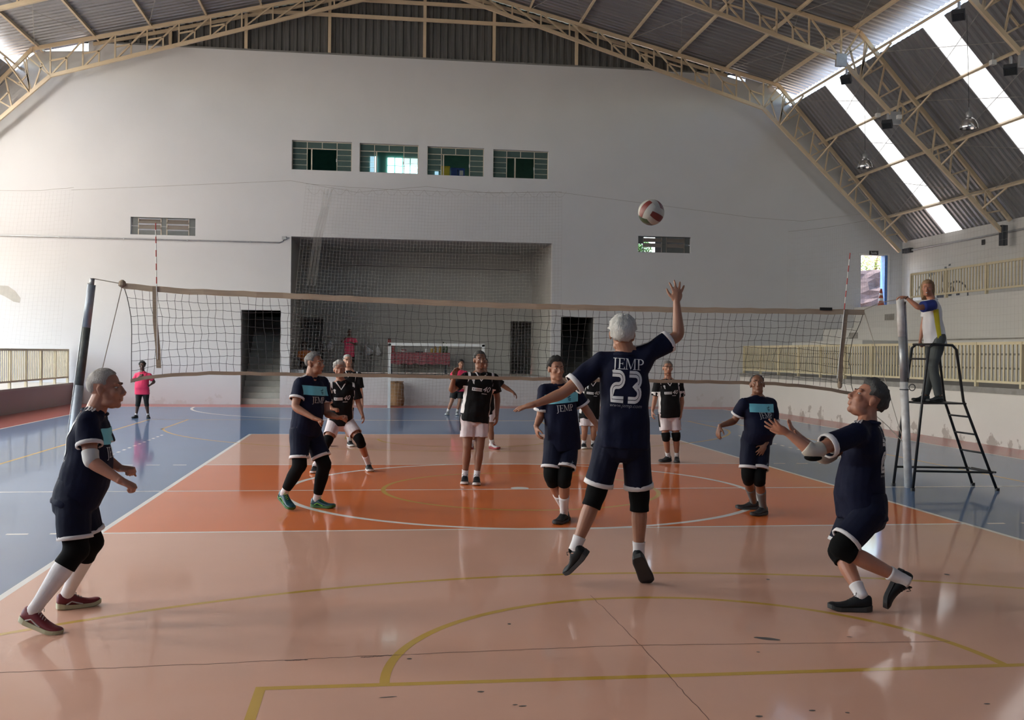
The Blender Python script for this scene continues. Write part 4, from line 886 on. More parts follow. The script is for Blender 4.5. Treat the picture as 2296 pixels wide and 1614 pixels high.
P5 = dict(label='short balding player in navy kit and grey socks looking up, right of the net', Y=-2.35, k=.93, hk=1.04, vox=.0068, face=(-.25, -1, 0), look=(-.30, -1, .25), hup=(0, .2, 1), skin='brown', hair='salt', style='thin', belly=.075, hem=-.12,
  J=dict(head=(1698, 862), neck=(1698, 890), shl=(1668, 905, -.06), shr=(1729, 907, .08), hip=(1694, 985), ell=(1646, 944, .02), wrl=(1614, 955, -.10), til=(1607, 982, -.12), elr=(1736, 965, .06), wrr=(1716, 996, -.14), tir=(1701, 1022, -.17), knl=(1676, 1068, -.10), knr=(1702, 1072, -.14)),
  feet=dict(l=('g', (1698, 1142), (1652, 1141)), r=('g', (1725, 1152), (1678, 1159))), hands=dict(l=((.5, .2, -.8), .35, .1, 1), r=((-.4, .5, -.6), .25, .2, -1)),
  pad=(.40, .585), sock=(.72, mat('grey_sock', (.17, .17, .165))), shoe=(mat('charcoal_shoe', (.016, .015, .015), rough=.5), M_sole), sll=.33, slr=.34, slen=.39, smark=('r', .2), prints=('panel', 'stripes'), **navy)
# receiving player at the right, profile facing left
P6 = dict(label='dark-haired player in navy kit lunging left with both hands out, in the right foreground', Y=-6.35, k=1.04, hk=1.12, vox=.0058, face=(-1, .25, 0), look=(-1, .12, .52), hup=(.5, 0, 1), skin='ruddy', hair='salt', style='full', belly=.05, hem=-.12,
  J=dict(head=(1944, 897), neck=(1945, 944), shl=(1922, 972, -.20), shr=(1938, 962, .18), hip=(1938, 1140), ell=(1822, 1014, -.32), wrl=(1768, 972, -.26), til=(1708, 941, -.24), elr=(1850, 1028, .16), wrr=(1795, 982, .12), tir=(1770, 956, .12), knl=(1884, 1228, -.14), knr=(1884, 1238, .10)),
  hiplat=(.15, -1, 0), feet=dict(r=('g', (1953, 1371), (1857, 1367)), l=('a', (2014, 1275, -.14), (1975, 1358, -.20), (.85, -.3, .5))),
  hands=dict(l=((-.35, .5, .8), .12, .32, 1), r=((-.3, -.3, 1), .2, .2, -1)), pad=(.395, .60), sock=(.86, M_wht), elpad=dict(l=(.40, .64, M_beige, 1), r=(.40, .62, M_beige)),
  shoe=(M_shoek, M_sole), sll=.34, slr=.34, slen=.41, prints=('back', 'stripes'), marksign=1, **navy)
P6['hiplat'] = (-.15, 1, 0)
# the black-shirted team beyond the net
P7 = dict(label='grey-haired player in black shirt and white shorts crouching wide behind the net', Y=2.0, k=.97, hk=1.05, vox=.0085, face=(.15, -1, 0), look=(.1, -1, -.05), skin='tan', hair='silver', style='full', belly=.03, hem=-.08,
  J=dict(head=(761, 829), neck=(764, 855), shl=(738, 869), shr=(796, 870, .05), hip=(763, 943, .12), ell=(731, 902, -.05), wrl=(745, 917, -.18), til=(768, 918, -.22), elr=(804, 905, .05), wrr=(812, 928, -.05), tir=(820, 952, -.08), knl=(735, 988, -.10), knr=(806, 985, -.10)),
  feet=dict(l=('g', (708, 1056), (700, 1064)), r=('g', (819, 1050), (838, 1062))), hands=dict(l=((.2, .3, -1), 1, 0, 1, True), r=((-.6, 0, 0), .5, .1, -1)),
  padr=(.42, .62), padl=(.42, .62), pad=(.42, .62), sock=(.82, M_wht), shoe=(M_shoek, M_solew), slen=.37, **black)
P8 = dict(label='tall grey-haired player in black shirt standing behind the crouching one', Y=6.2, k=1.02, vox=.0095, face=(.1, -1, 0), look=(.15, -1, 0), skin='fair', hair='silver', style='short', belly=.02,
  J=dict(head=(779, 810), neck=(783, 832), shl=(763, 842), shr=(803, 843), hip=(770, 910), ell=(757, 876, .03), wrl=(758, 905, -.03), til=(759, 925, -.05), elr=(809, 880, .03), wrr=(812, 908, -.05), tir=(812, 928, -.08), knl=(752, 956, -.05), knr=(778, 956, -.05)),
  feet=dict(l=('f', 738, -.05), r=('f', 783, .08)), hands=dict(l=((.6, 0, 0), .4, .1, 1), r=((-.6, 0, 0), .4, .1, -1)), sock=(.84, M_wht), shoe=(M_shoek, M_solew), slen=.37, pad=(.42, .58), **black)
P9 = dict(label='tall dark-haired player in black shirt with raised hand, standing at mid-court', Y=.62, k=1.04, vox=.0078, face=(.1, -1, 0), look=(.2, -1, .05), skin='brown', hair='salt', style='short', belly=.015, hem=-.14,
  J=dict(head=(1076, 808), neck=(1077, 836), shl=(1045, 847), shr=(1107, 850, .05), hip=(1064, 932), ell=(1012, 876, -.05), wrl=(1018, 846, -.15), til=(1026, 815, -.16), elr=(1115, 892, .08), wrr=(1114, 930, .0), tir=(1114, 962, -.05), knl=(1048, 1000, -.05), knr=(1076, 1000, -.05)),
  feet=dict(l=('f', 1046, -.03), r=('f', 1071, -.03, -.1)), hands=dict(l=((.5, -.8, 0), .45, .12, -1), r=((-.6, .2, 0), .4, .1, -1)), sock=(.9, M_wht), shoe=(M_shoek, M_solew), slen=.36, **black)
P10 = dict(label='player in black shirt with red and white shoes half hidden behind the raised hand player', Y=5.65, k=1.0, vox=.0095, face=(.1, -1, 0), look=(.2, -1, 0), skin='brown', hair='salt', style='short',
  J=dict(head=(1085, 817), neck=(1086, 838), shl=(1066, 848), shr=(1107, 849), hip=(1087, 915), ell=(1060, 880, .03), wrl=(1062, 905), til=(1063, 925), elr=(1133, 868, .03), wrr=(1149, 878, .0), tir=(1160, 888), knl=(1070, 960, -.05), knr=(1100, 960, -.05)),
  feet=dict(l=('f', 1060, -.06), r=('f', 1100, .16)), hands=dict(l=((.6, 0, 0), .4, .1, 1), r=((0, .2, -1), .4, .1, -1)), sock=(.86, M_wht), shoe=(mat('red_white_shoe', (.5, .46, .44), rough=.5), mat('red_sole', (.30, .02, .02)), mat('red_stripe', (.35, .015, .02))), slen=.37, **black)
P11 = dict(label='player in black shirt mostly hidden behind the jumping player', Y=5.7, k=1.0, vox=.0095, face=(0, -1, 0), look=(0, -1, 0), skin='tan', hair='grey', style='short',
  J=dict(head=(1328, 832), neck=(1328, 853), shl=(1309, 865), shr=(1349, 864), hip=(1321, 926), ell=(1304, 897, .03), wrl=(1303, 925), til=(1303, 945), elr=(1355, 896, .03), wrr=(1356, 925), tir=(1356, 945), knl=(1311, 966, -.05), knr=(1331, 966, -.05)),
  feet=dict(l=('f', 1312, -.03), r=('f', 1332, .03)), hands=dict(l=((.6, 0, 0), .4, .1, 1), r=((-.6, 0, 0), .4, .1, -1)), sock=(.86, M_wht), shoe=(M_shoek, M_solew), slen=.37, **black)
P12 = dict(label='grey-haired player in black shirt and black knee pads standing right of the jumping player', Y=3.2, k=.95, hk=1.05, vox=.0085, face=(.0, -1, 0), look=(-.1, -1, .05), skin='tan', hair='grey', style='short', belly=.03, hem=-.12,
  J=dict(head=(1497, 826), neck=(1498, 851), shl=(1474, 862), shr=(1523, 862), hip=(1500, 927), ell=(1468, 897, .03), wrl=(1463, 921, -.04), til=(1462, 943, -.06), elr=(1529, 899, .03), wrr=(1527, 924, -.05), tir=(1526, 948, -.07), knl=(1493, 978, -.05), knr=(1516, 978, -.05)),
  feet=dict(l=('g', (1508, 1034), (1474, 1037)), r=('g', (1518, 1031), (1517, 1042))), hands=dict(l=((.6, 0, 0), .4, .1, 1), r=((-.6, 0, 0), .4, .1, -1)), pad=(.42, .585), sock=(.89, M_wht), shoe=(mat('charcoal_shoe', (.016, .015, .015)), M_sole), slen=.38, **black)
# officials in pink
pinkk = dict(shirt=M_pink, shorts=mat('black_leggings', (.006, .006, .006), rough=.8))
P13 = dict(label='line judge in a bright pink shirt and black leggings at the left end wall', Y=14.1, k=.86, hk=1.06, slim=1.12, vox=.0095, face=(.1, -1, 0), look=(.15, -1, 0), skin='dark', hair='dark', style='curly', glasses=True, belly=.05, hem=-.26,
  J=dict(head=(319, 820), neck=(319, 834), shl=(306, 842), shr=(335, 842), hip=(319, 874), ell=(301, 855, -.05), wrl=(312, 845, -.2), til=(321, 839, -.22), elr=(346, 856, .05), wrr=(337, 863, -.05), tir=(330, 868, -.08), knl=(310, 900, -.03), knr=(328, 900, -.03)),
  feet=dict(l=('f', 307, -.08), r=('f', 330, .08)), hands=dict(l=((.4, .8, 0), .5, .1, 1), r=((-.6, 0, 0), .5, .1, -1)), sock=(.94, M_wht), shoe=(M_shoek, M_sole), slen=.66, **pinkk)
P14 = dict(label='man in a bright pink shirt clapping on the stage beside the hanging bags', Y=24.3, k=1.0, vox=.0105, face=(.1, -1, 0), look=(.2, -1, -.1), skin='dark', hair='black', style='crop', belly=.05, gz=1.0, hem=-.14,
  J=dict(head=(784, 745), neck=(784, 757), shl=(773, 763), shr=(796, 763), hip=(783, 795), ell=(766, 767, -.1), wrl=(775, 757, -.25), til=(783, 753, -.3), elr=(800, 773, -.1), wrr=(790, 769, -.25), tir=(783, 766, -.28), knl=(778, 818, -.05), knr=(789, 818, -.05)),
  feet=dict(l=('f', 778, -.06), r=('f', 790, .06)), hands=dict(l=((.6, .4, 0), .4, .1, 1), r=((-.2, 0, 1), .4, .1, -1)), sock=(.9, M_wht), shoe=(M_shoek, M_sole), slen=.40, prints=('bar',), **pinkk)
P15 = dict(label='official in a bright pink shirt and black shorts by the goal post', Y=16.0, k=.94, vox=.0095, slim=1.1, face=(.15, -1, 0), look=(.2, -1, .0), skin='tan', hair='dark', style='full', belly=.04, hem=-.14,
  J=dict(head=(1034, 816), neck=(1032, 830), shl=(1017, 837), shr=(1044, 837), hip=(1027, 871), ell=(1010, 850, -.1), wrl=(1018, 837, -.25), til=(1025, 828, -.28), elr=(1047, 855, .03), wrr=(1046, 870, .0), tir=(1045, 882), knl=(1013, 899, -.03), knr=(1031, 899, -.03)),
  feet=dict(l=('f', 1006, -.08), r=('f', 1026, -.02)), hands=dict(l=((.4, .8, 0), .5, .1, 1), r=((-.6, 0, 0), .4, .1, -1)), sock=(.88, M_wht), shoe=(mat('grey_trainer', (.30, .33, .35)), M_solew), slen=.40, **pinkk)
PEOPLE = [P1, P2, P3, P4, P5, P6, P7, P8, P9, P10, P11, P12, P13, P14, P15]
for p in PEOPLE: person(p)
# ================================================================== THINGS
# ------------------------------------------------------------------ volleyball posts and net
def post(label, base, top, segs):
    e = empty('net_post', base); tag(e, label, 'post', 'net posts'); b, t = V(base), V(top)
    for a0, a1, r, m in segs: MB().tube([b.lerp(t, a0), b.lerp(t, a1)], r, 16).build('pole_section', m, e, smooth=True)
    return e, b, t
M_chip = mat('chipped_white_paint', (.74, .75, .75), rough=.5, col2=(.30, .27, .25), scale=9, var=.2); M_dkpost = mat('dark_scuffed_steel', (.10, .11, .10), rough=.5, var=.4, scale=14); M_silver = mat('silver_painted_steel', (.36, .40, .45), rough=.4, metal=.3, var=.2, scale=10)
pl, plb, plt = post('leaning silver and black net post at the left', (-5.66, 0, 0), tuple(at(207, 624, 0)), ((0, .50, .055, M_silver), (.50, .77, .050, M_dkpost), (.77, .97, .050, M_silver), (.97, 1.0, .03, M_steel)))
prr, prb, prt = post('chipped white and grey net post beside the umpire stand', (5.45, -.08, 0), tuple(at(2018, 670, -.05)), ((0, .56, .055, M_chip), (.56, .80, .048, M_steel), (.80, 1.0, .052, M_chip)))
MB().tube([prb.lerp(prt, .52)+V((.056*math.cos(a), .056*math.sin(a), 0)) for a in np.linspace(0, 6.28, 14)[:-1]], .008, 6, closed=True).build('rope_loop', M_dark, prr)
MB().tube([prb.lerp(prt, .52)+V((.10+.045*math.cos(a), -.03, .03+.045*math.sin(a))) for a in np.linspace(0, 6.28, 14)[:-1]], .006, 6, closed=True).build('hook_ring', M_dark, prr)
MB().tube([prb.lerp(prt, .58)+V((.06, -.02, 0)), prb.lerp(prt, .97)+V((.06, -.02, 0))], .014, 8).build('tension_bar', M_steel, prr)
MB().tube([plb.lerp(plt, .0)+V((-.06, -.03, .1)), plt+V((-.045, -.02, -.06))], .006, 6).build('tension_cable', M_steel, pl)
net = empty('volleyball_net', (0, 0, 1.4)); tag(net, 'black volleyball net with pale canvas bands across the court', 'net')
def pw(px, Y=0.0): 
    P = [at(x, y, Y) for x, y in px]; P = [(p.x, p.z) for p in P]
    def f(x):
        if x <= P[0][0]: return P[0][1]
        for (a, b), (c, d) in zip(P[:-1], P[1:]):
            if x <= c: t = (x-a)/(c-a); t = t; return b+(d-b)*t
        return P[-1][1]
    return f, P[0][0], P[-1][0]
ftop, x0t, x1t = pw([(272, 634), (400, 646), (650, 657), (900, 669), (1130, 679), (1500, 688), (1780, 692), (1938, 694)])
fbot, x0b, x1b = pw([(293, 858), (340, 848), (400, 844), (480, 840), (650, 843), (860, 846), (1100, 851), (1350, 856), (1600, 860), (1740, 864), (1830, 872), (1912, 886)])
TOPB, BOTB = .072, .045
def band(nm, f, xa, xb, h, m, below):
    mb = MB(); n = 60; g = []
    rows = []
    for (dy, dz) in ((-.008, 0), (-.008, -h), (.008, -h), (.008, 0)): rows.append([(xa+(xb-xa)*i/n, dy+.006*math.sin(i*1.7), f(xa+(xb-xa)*i/n)+dz+.004*math.sin(i*2.3)) for i in range(n+1)])
    mb.rings([[rows[q][i] for q in range(4)] for i in range(n+1)]); return mb.build(nm, m, net)
M_canvas = mat('worn_canvas_band', (.50, .40, .29), rough=.85, var=.15, scale=8, stretch=(.4, 1, 6)); M_canvas2 = mat('grubby_canvas_band', (.36, .28, .20), rough=.85, var=.2, scale=8, stretch=(.4, 1, 6))
band('top_band', ftop, x0t+.02, x1t, TOPB, M_canvas, 1); band('bottom_band', lambda x: fbot(x)+BOTB, x0b, x1b, BOTB, M_canvas2, 1)
M_cord = mat('dark_net_cord', (.055, .05, .05), rough=.9)
cm = MB(); rr = random.Random(5)
nv = 98; nh = 10
def npnt(i, j):
    u = i/nv; x = x0t+.04+(x1t-.03-x0t-.04)*u; xb_ = x0b+(x1b-x0b)*u; v = j/nh; zt, zb = ftop(x)-TOPB, fbot(xb_)+BOTB
    pull = .05*math.sin(math.pi*v)*max(0, 1-u*14)+(-.10*math.sin(math.pi*v)*max(0, 1-(1-u)*10))
    return V((x+(xb_-x)*v+pull+.012*math.sin(i*1.3+j*.7)+.010*math.sin(j*2.1+i*.37)*math.sin(i*.21), .015*math.sin(i*.5+j*.3), zt+(zb-zt)*v+.008*math.sin(i*.9+j*1.9)))
pts = [[npnt(i, j) for j in range(nh+1)] for i in range(nv+1)]
for i in range(nv+1):
    for j in range(nh): cm.tube([pts[i][j], pts[i][j+1]], .0024 if 0 < i < nv else .005, 4, caps=False)
for j in range(1, nh):
    for i in range(nv): m_ = pts[i][j].lerp(pts[i+1][j], .5); m_.z -= .004; cm.tube([pts[i][j], m_, pts[i+1][j]], .0024, 4, caps=False)
o = cm.build('netting', M_cord, net); o['kind'] = 'stuff'
def side_band(px, w, nm='side_band'):
    mb = MB(); P = [at(x, y, -.02) for x, y in px]; mb.rings([[p+V((-w/2, -.008, 0)), p+V((w/2, -.008, 0)), p+V((w/2, .008, 0)), p+V((-w/2, .008, 0))] for p in P]); return mb.build(nm, M_canvas2, net)
side_band([(347, 642), (348, 720), (354, 780), (356, 825)], .055); side_band([(1897, 694), (1893, 740), (1886, 800), (1884, 856)], .055)
MB().lathe(at(1883, 858, -.02)-V((0, 0, .08)), [(.01, 0), (.03, .02), (.035, .06), (.02, .1)], 10).build('knot', M_canvas2, net); MB().lathe(at(274, 640, 0)-V((0, 0, .03)), [(.01, 0), (.05, .03), (.04, .08), (.015, .1)], 10).build('knot', M_canvas2, net)
MB().box(at(1838, 689, -.015), at(1866, 696, -.022)).build('black_patch', M_black, net)
def rope(nm, px, r=.006, m=M_rope, par=net, Yd=0.0, sag=0):
    P = [at(x, y, Yd) if not isinstance(x, Vector) else x for x, y in px]; return MB().tube(P, r, 6).build(nm, m, par)
MB().tube([plt, at(272, 636, 0)], .007, 6).build('tension_rope', M_rope, net); MB().tube([at(1938, 694, 0), at(1975, 678, -.02), prt], .006, 6).build('tension_rope', M_rope, net)
MB().tube([at(274, 640, 0), at(225, 845, 0), V((-5.60, 0, .5))], .006, 6).build('tie_rope', M_rope, net); MB().tube([at(1938, 700, 0), at(1960, 770, 0), at(2015, 955, -.03), at(2027, 990, -.04), prb.lerp(prt, .23)], .005, 6).build('tie_rope', M_rope, net)
MB().tube([at(1912, 886, 0), at(1990, 955, -.02), prb.lerp(prt, .22)], .005, 6).build('tie_rope', M_rope, net)
for px, lb in (([(350, 540), (351, 636)], 'red and white striped antenna at the left end of the net'), ([(1906, 567), (1893, 694)], 'red and white striped antenna at the right end of the net')):
    a, b = at(*px[1], -.03), at(*px[0], -.03)
    if px[0][0] == 350: b = at(349, 500, -.03)
    e = empty('net_antenna', a); tag(e, lb, 'antenna', 'net antennas'); n = 9; lo_ = a-(b-a)*.55
    for q in range(n): MB().tube([a.lerp(b, q/n), a.lerp(b, (q+1)/n)], .007, 8).build('stripe', mat('antenna_red', (.42, .03, .025)) if q % 2 == 0 else M_white, e)
    MB().tube([a, a-(b-a).normalized()*.95], .006, 8).build('lower_rod', M_white, e)

# ------------------------------------------------------------------ umpire stand
us = empty('umpire_stand', (5.9, -.15, 0)); tag(us, 'black tubular umpire stand with ladder beside the right net post', 'umpire stand')
Yn, Yf = -.42, .10; PZ = 1.19
fl_, fr_ = 5.30, 6.52
for Y, nm in ((Yn, 'near'), (Yf, 'far')):
    a = V((fl_+.02, Y, 0)); b = V((5.46, Y*.9, PZ)); c = V((5.56, Y*.85, 1.93)); d = V((5.62, Y*.85, 1.98)); e_ = V((5.90, Y*.85, 1.97)); f_ = V((5.96, Y*.85, 1.91)); g_ = V((6.06, Y*.9, PZ+.02)); h_ = V((fr_+.0, Y*1.1, 0))
    MB().tube([a, b, c, d, e_, f_, g_, h_], .019, 10).build('side_frame', M_black, us, smooth=True)
    MB().lathe(a, [(.03, 0), (.03, .04)], 10).build('foot_cap', M_black, us); MB().lathe(V((h_.x, h_.y, 0)), [(.03, 0), (.03, .04)], 10).build('foot_cap', M_black, us)
    MB().tube([V((5.34, Y, .27)), V((6.46, Y*1.08, .25))], .015, 8).build('brace', M_black, us)
for t in (.16, .36, .57, .79):
    p, q = V((6.06, Yn*.9, PZ)).lerp(V((fr_, Yn*1.1, 0)), t), V((6.06, Yf*.9, PZ)).lerp(V((fr_, Yf*1.1, 0)), t); MB().tube([p, q], .013, 8).build('rung', M_black, us)
MB().box((5.44, Yn, PZ-.02), (6.08, Yf, PZ)).build('platform', M_black, us)
MB().tube([V((5.53, Yn*.86, 1.78)), V((5.53, Yf*.86, 1.78))], .013, 8).build('brace', M_black, us); MB().tube([V((5.6, Yn*.85, 1.98)), V((5.58, Yf*.85, 1.98))], .015, 8).build('brace', M_black, us)
MB().tube([V((6.5, Yn*1.07, .25)), V((6.5, Yf*1.07, .25))], .013, 8).build('brace', M_black, us)
REF = dict(label='blonde umpire in white, blue and yellow shirt standing on the black stand', Y=-.12, k=.89, hk=1.02, slim=.95, vox=.0075, face=(-1, -.15, 0), look=(-.75, -1, -.02), skin='ruddy', hair='blonde', style='bob', belly=.03, gz=PZ, hem=-.20,
  J=dict(head=(2080, 647), neck=(2089, 671), shl=(2094, 684, -.14), shr=(2082, 681, .14), hip=(2098, 757), ell=(2060, 690, -.20), wrl=(2032, 667, -.12), til=(2008, 664, -.06), elr=(2071, 724, .20), wrr=(2064, 760, .18), tir=(2060, 778, .17), knl=(2092, 822, -.10), knr=(2088, 822, .08)), hiplat=(-.05, 1, 0),
  feet=dict(l=('w', (5.86, -.20, PZ), (5.60, -.24, PZ)), r=('w', (5.78, .0, PZ), (5.52, .0, PZ))), hands=dict(l=((0, 0, -1), .5, .1, 1), r=((0, -.3, -1), .7, .1, -1)), shirt=mat('umpire_white_shirt', (.70, .70, .72), rough=.75, var=.05, bump=.05, bscale=150), shorts=M_grey, slen=.99, flare=.012, shoe=(mat('grey_trainer', (.30, .33, .35)), M_sole), sll=.36, slr=.36)
REF['shoe'] = (mat('dark_trainer', (.03, .04, .045), rough=.5), M_sole)
person(REF); q = REF['_']
decal(q['bvh'], [[(-.03, -.36), (.02, -.36), (.02, .10), (-.055, .10)]], q['mid'](.55)-q['fr']*.02, q['fr']*-1, q['sp'], -q['lat'], mat('yellow_panel', (.62, .52, .02)), 'side_panel', q['shirt'], sub=.04)
M_bl = mat('royal_blue_yoke', (.012, .03, .22), rough=.7)
a = q['arms']['l']
o = fixn(MB().rings([[p+V((0, 0, .004)) for p in a.ring(t, .0855*.89, .0855*.89, 16)][:] for t in (.02, .1, .2, .3, .37)]).build('sleeve_band', M_bl, q['shirt'], smooth=True))
MB().tube([a.pos(.985)+a.frame(.985)[0]*.028*math.cos(t)+a.frame(.985)[1]*.028*math.sin(t) for t in np.linspace(0, 6.28, 13)[:-1]], .005, 6, closed=True).build('wrist_band', M_black, q['root'])
MB().ell(q['P'](0, .112, -.066), (V((.010, 0, 0)), V((0, .012, 0)), V((0, 0, .008))), 8, 6).build('whistle', M_white, q['root'])

# ------------------------------------------------------------------ the ball: eighteen coloured panels
bc = at(1460, 476, -5.3); ball = empty('volleyball', bc); tag(ball, 'white, red and green volleyball in the air above the net', 'ball')
M_b = [mat('ball_white', (.50, .48, .42), rough=.45), mat('ball_red', (.20, .035, .025), rough=.45), mat('ball_green', (.04, .075, .035), rough=.45), mat('ball_grey', (.13, .14, .13), rough=.45)]
rot = Matrix.Rotation(.5, 3, 'Z') @ Matrix.Rotation(.55, 3, 'X') @ Matrix.Rotation(.3, 3, 'Y'); BR = .105
for fa in range(6):
    ax = fa//2; sg = 1 if fa % 2 else -1; u, w = [(1, 2), (2, 0), (0, 1)][ax]
    for k_ in range(3):
        n = 6; top = []; 
        for lift, sh in ((.985, 1.0), (1.0, .955)):
            rows = []
            for i in range(n+1):
                row = []
                for j in range(n+1):
                    a_ = -1+2*(k_+.5+(i/n-.5)*sh)/3; b_ = (-1+2*j/n)*sh if False else (-1+2*j/n)*(1 if sh == 1 else .97); v = [0, 0, 0]; v[ax] = sg; v[u] = math.tan(a_*math.pi/4); v[w] = math.tan(b_*math.pi/4)
                    row.append(bc+rot @ (V(v).normalized()*BR*lift))
                rows.append(row)
            top.append(rows)
        mb = MB().grid(top[1]); lo_, hi = top; edge = lambda G: [G[0][j] for j in range(n+1)]+[G[i][n] for i in range(1, n+1)]+[G[n][j] for j in range(n-1, -1, -1)]+[G[i][0] for i in range(n-1, 0, -1)]
        mb.rings([edge(lo_), edge(hi)], caps=False); col = [[0, 1, 0], [3, 2, 3], [0, 1, 0], [1, 0, 1], [2, 3, 2], [0, 1, 3]][fa][k_]
        fixn(mb.build('panel', M_b[col], ball, smooth=True))
MB().ell(bc, (V((BR*.986, 0, 0)), V((0, BR*.986, 0)), V((0, 0, BR*.986))), 24, 16).build('bladder', M_dark, ball, smooth=True)

# ------------------------------------------------------------------ railings
def railing(nm, label, X, Y0, Y1, z0, z1, step, posts, backbars=True, post_z=None):
    e = empty(nm, (X, (Y0+Y1)/2, z0)); tag(e, label, 'railing')
    MB().box((X-.025, Y0, z1-.06), (X+.025, Y1, z1)).build('top_rail', M_rail, e); MB().box((X-.025, Y0, z0), (X+.025, Y1, z0+.05)).build('bottom_rail', M_rail, e)
    me = MB().box((-.012, -.021, z0+.05), (.012, .021, z1-.06)).mesh('slat', M_rail); po = e.location.copy(); n = int((Y1-Y0)/step)
    for i in range(n+1): o = link('slat', me, e); o.location = V((X, Y0+.02+i*step, 0))-po
    if backbars:
        for t in (.36, .70): MB().box((X+.02, Y0, z0+(z1-z0)*t-.02), (X+.035, Y1, z0+(z1-z0)*t+.02)).build('back_bar', M_dim, e)
    y = Y1-.05
    while y > Y0: MB().box((X-.035, y-.03, post_z or z0-.1), (X+.035, y+.03, z1)).build('post', M_rail, e); y -= posts
    return e
railing('slatted_railing', 'cream slatted railing along the low right wall', 10.95, 1.5, 21.1, 1.29, 2.15, .14, 1.55, True, 1.2)
railing('slatted_railing', 'cream slatted railing of the upper gallery before the mural', 14.06, 4.0, 15.5, 3.60, 4.33, .14, 1.9, False, 3.5)
railing('slatted_railing', 'cream slatted railing along the low pink wall at the left', -11.62, 8.0, 20.9, .84, 1.76, .15, 1.3, False, .68)

# ------------------------------------------------------------------ mural of a cyclist on the gallery wall
mu = empty('cyclist_mural', (16.84, 18, 4.2)); tag(mu, 'black cyclist painted on the wall behind the upper railing', 'mural')
def mpx(x, y): p = atX(x, y, 16.84); return (p.y, p.z)
def mline(px, w):
    P = [mpx(*q) for q in px]; mb = MB()
    for quad in stroke(P, w): mb.add([(16.835, y, z) for y, z in quad], [(0, 1, 2, 3)])
    mb.build('painted_stroke', M_black, mu)
def mcirc(cx, cy, rx, ry, w, a0=0, a1=360): mline([(cx+rx*math.cos(math.radians(a)), cy-ry*math.sin(math.radians(a))) for a in np.linspace(a0, a1, 24)], w)
mcirc(2146, 658, 24, 27, .07, -20, 175); mcirc(2068, 663, 13, 22, .07, -20, 160)
for px, w in (([(2080, 619), (2096, 612)], .09), ([(2086, 616), (2088, 632)], .10), ([(2112, 615), (2113, 632)], .09), ([(2120, 616), (2121, 628)], .10), ([(2128, 632), (2132, 655)], .10), ([(2134, 640), (2139, 653)], .14), ([(2104, 640), (2106, 656)], .08), ([(2112, 645), (2113, 654)], .1), ([(2118, 602), (2123, 602)], .12), ([(2127, 595), (2132, 593)], .06), ([(2136, 608), (2138, 609)], .09), ([(2100, 664), (2116, 663)], .12), ([(2122, 662), (2134, 661)], .07), ([(2144, 660), (2152, 659)], .07)): mline(px, w)

# ------------------------------------------------------------------ exit door and what lies outside it
dn = empty('door_1', (15.8, YB+.2, 3.57)); tag(dn, 'open exit door with blue edge', kind='structure')
M_blue = mat('blue_door_paint', (.06, .16, .42), rough=.5)
MB().box((16.18, YB-.02, 3.57), (16.28, YB+.3, 5.46)).build('door_leaf', M_blue, dn); MB().box((16.28, YB-.04, 3.5), (16.36, YB+.02, 5.5)).build('door_jamb', M_white, dn); MB().box((15.2, YB-.02, 5.46), (16.36, YB+.1, 5.52)).build('door_head', M_white, dn)
MB().box((15.15, YB-.12, 3.50), (16.85, YB+.3, 3.575)).build('threshold', M_blue, dn)
tag(MB().box((14.0, YB+.28, 3.3), (18, 26.0, 3.56)).build('floor_landing', mat('sunlit_paving', (.55, .42, .36), rough=.9)), 'paved landing outside the exit', kind='structure')
rk = MB(); rr = random.Random(2); G = []
for j in range(15):
    G.append([(12.5+i*.42, 25.2+.07*j+.35*noise.noise(V((i*.6, j*.7, 1))), 3.0+j*.17+.1*noise.noise(V((i*.8, j*.5, 7)))) for i in range(20)])
o = rk.grid(G).build('rock_bank', mat('purple_brown_rock', (.085, .06, .06), rough=.95, var=.35, scale=3, bump=.6, bscale=9)); tag(o, 'steep brown stone bank outside the exit door', 'bank')
def foliage(nm, label, c, r, n, cols, seed, leaf=.07):
    e = empty(nm, c); tag(e, label, 'tree'); rr = random.Random(seed)
    MB().tube([V((c[0], c[1], -.4)), V(c), V(c)+V((.1, 0, r[2]*.5))], [.07, .05, .02], 8).build('trunk', M_wood, e)
    for ci, col in enumerate(cols):
        mb = MB()
        for _ in range(n):
            v = V((rr.gauss(0, 1), rr.gauss(0, 1), rr.gauss(0, 1))).normalized()*(rr.random()**.4); p = V(c)+V((v.x*r[0], v.y*r[1], v.z*r[2])); a = V((rr.gauss(0, 1), rr.gauss(0, 1), rr.gauss(0, 1))).normalized(); b = a.orthogonal().normalized(); l = leaf*rr.uniform(.6, 1.3)
            mb.add([p-a*l, p+b*l*.4, p+a*l, p-b*l*.4], [(0, 1, 2, 3)])
        o = mb.build('foliage', mat('leaf_%d%d' % (seed, ci), col, rough=.6), e); o['kind'] = 'stuff'
foliage('leafy_tree', 'sunlit leafy branches above the stone bank outside the exit', (18.8, 26.9, 5.75), (1.6, .6, .6), 700, [(.16, .26, .04), (.40, .33, .06)], 11)
foliage('leafy_shrub', 'green shrub outside the right louvre window', (7.45, 22.3, 5.5), (.5, .4, .5), 700, [(.10, .30, .05), (.28, .55, .14)], 12, .06)
cn = empty('traffic_cone', at(1975, 690, 20.7)); cn.location.z = 3.575; tag(cn, 'orange and white traffic cone standing in the exit doorway', 'cone'); cb_ = cn.location
M_or = mat('cone_orange', (.42, .08, .03), rough=.5); MB().box(cb_+V((-.17, -.17, 0)), cb_+V((.17, .17, .03))).build('base_plate', M_black, cn)
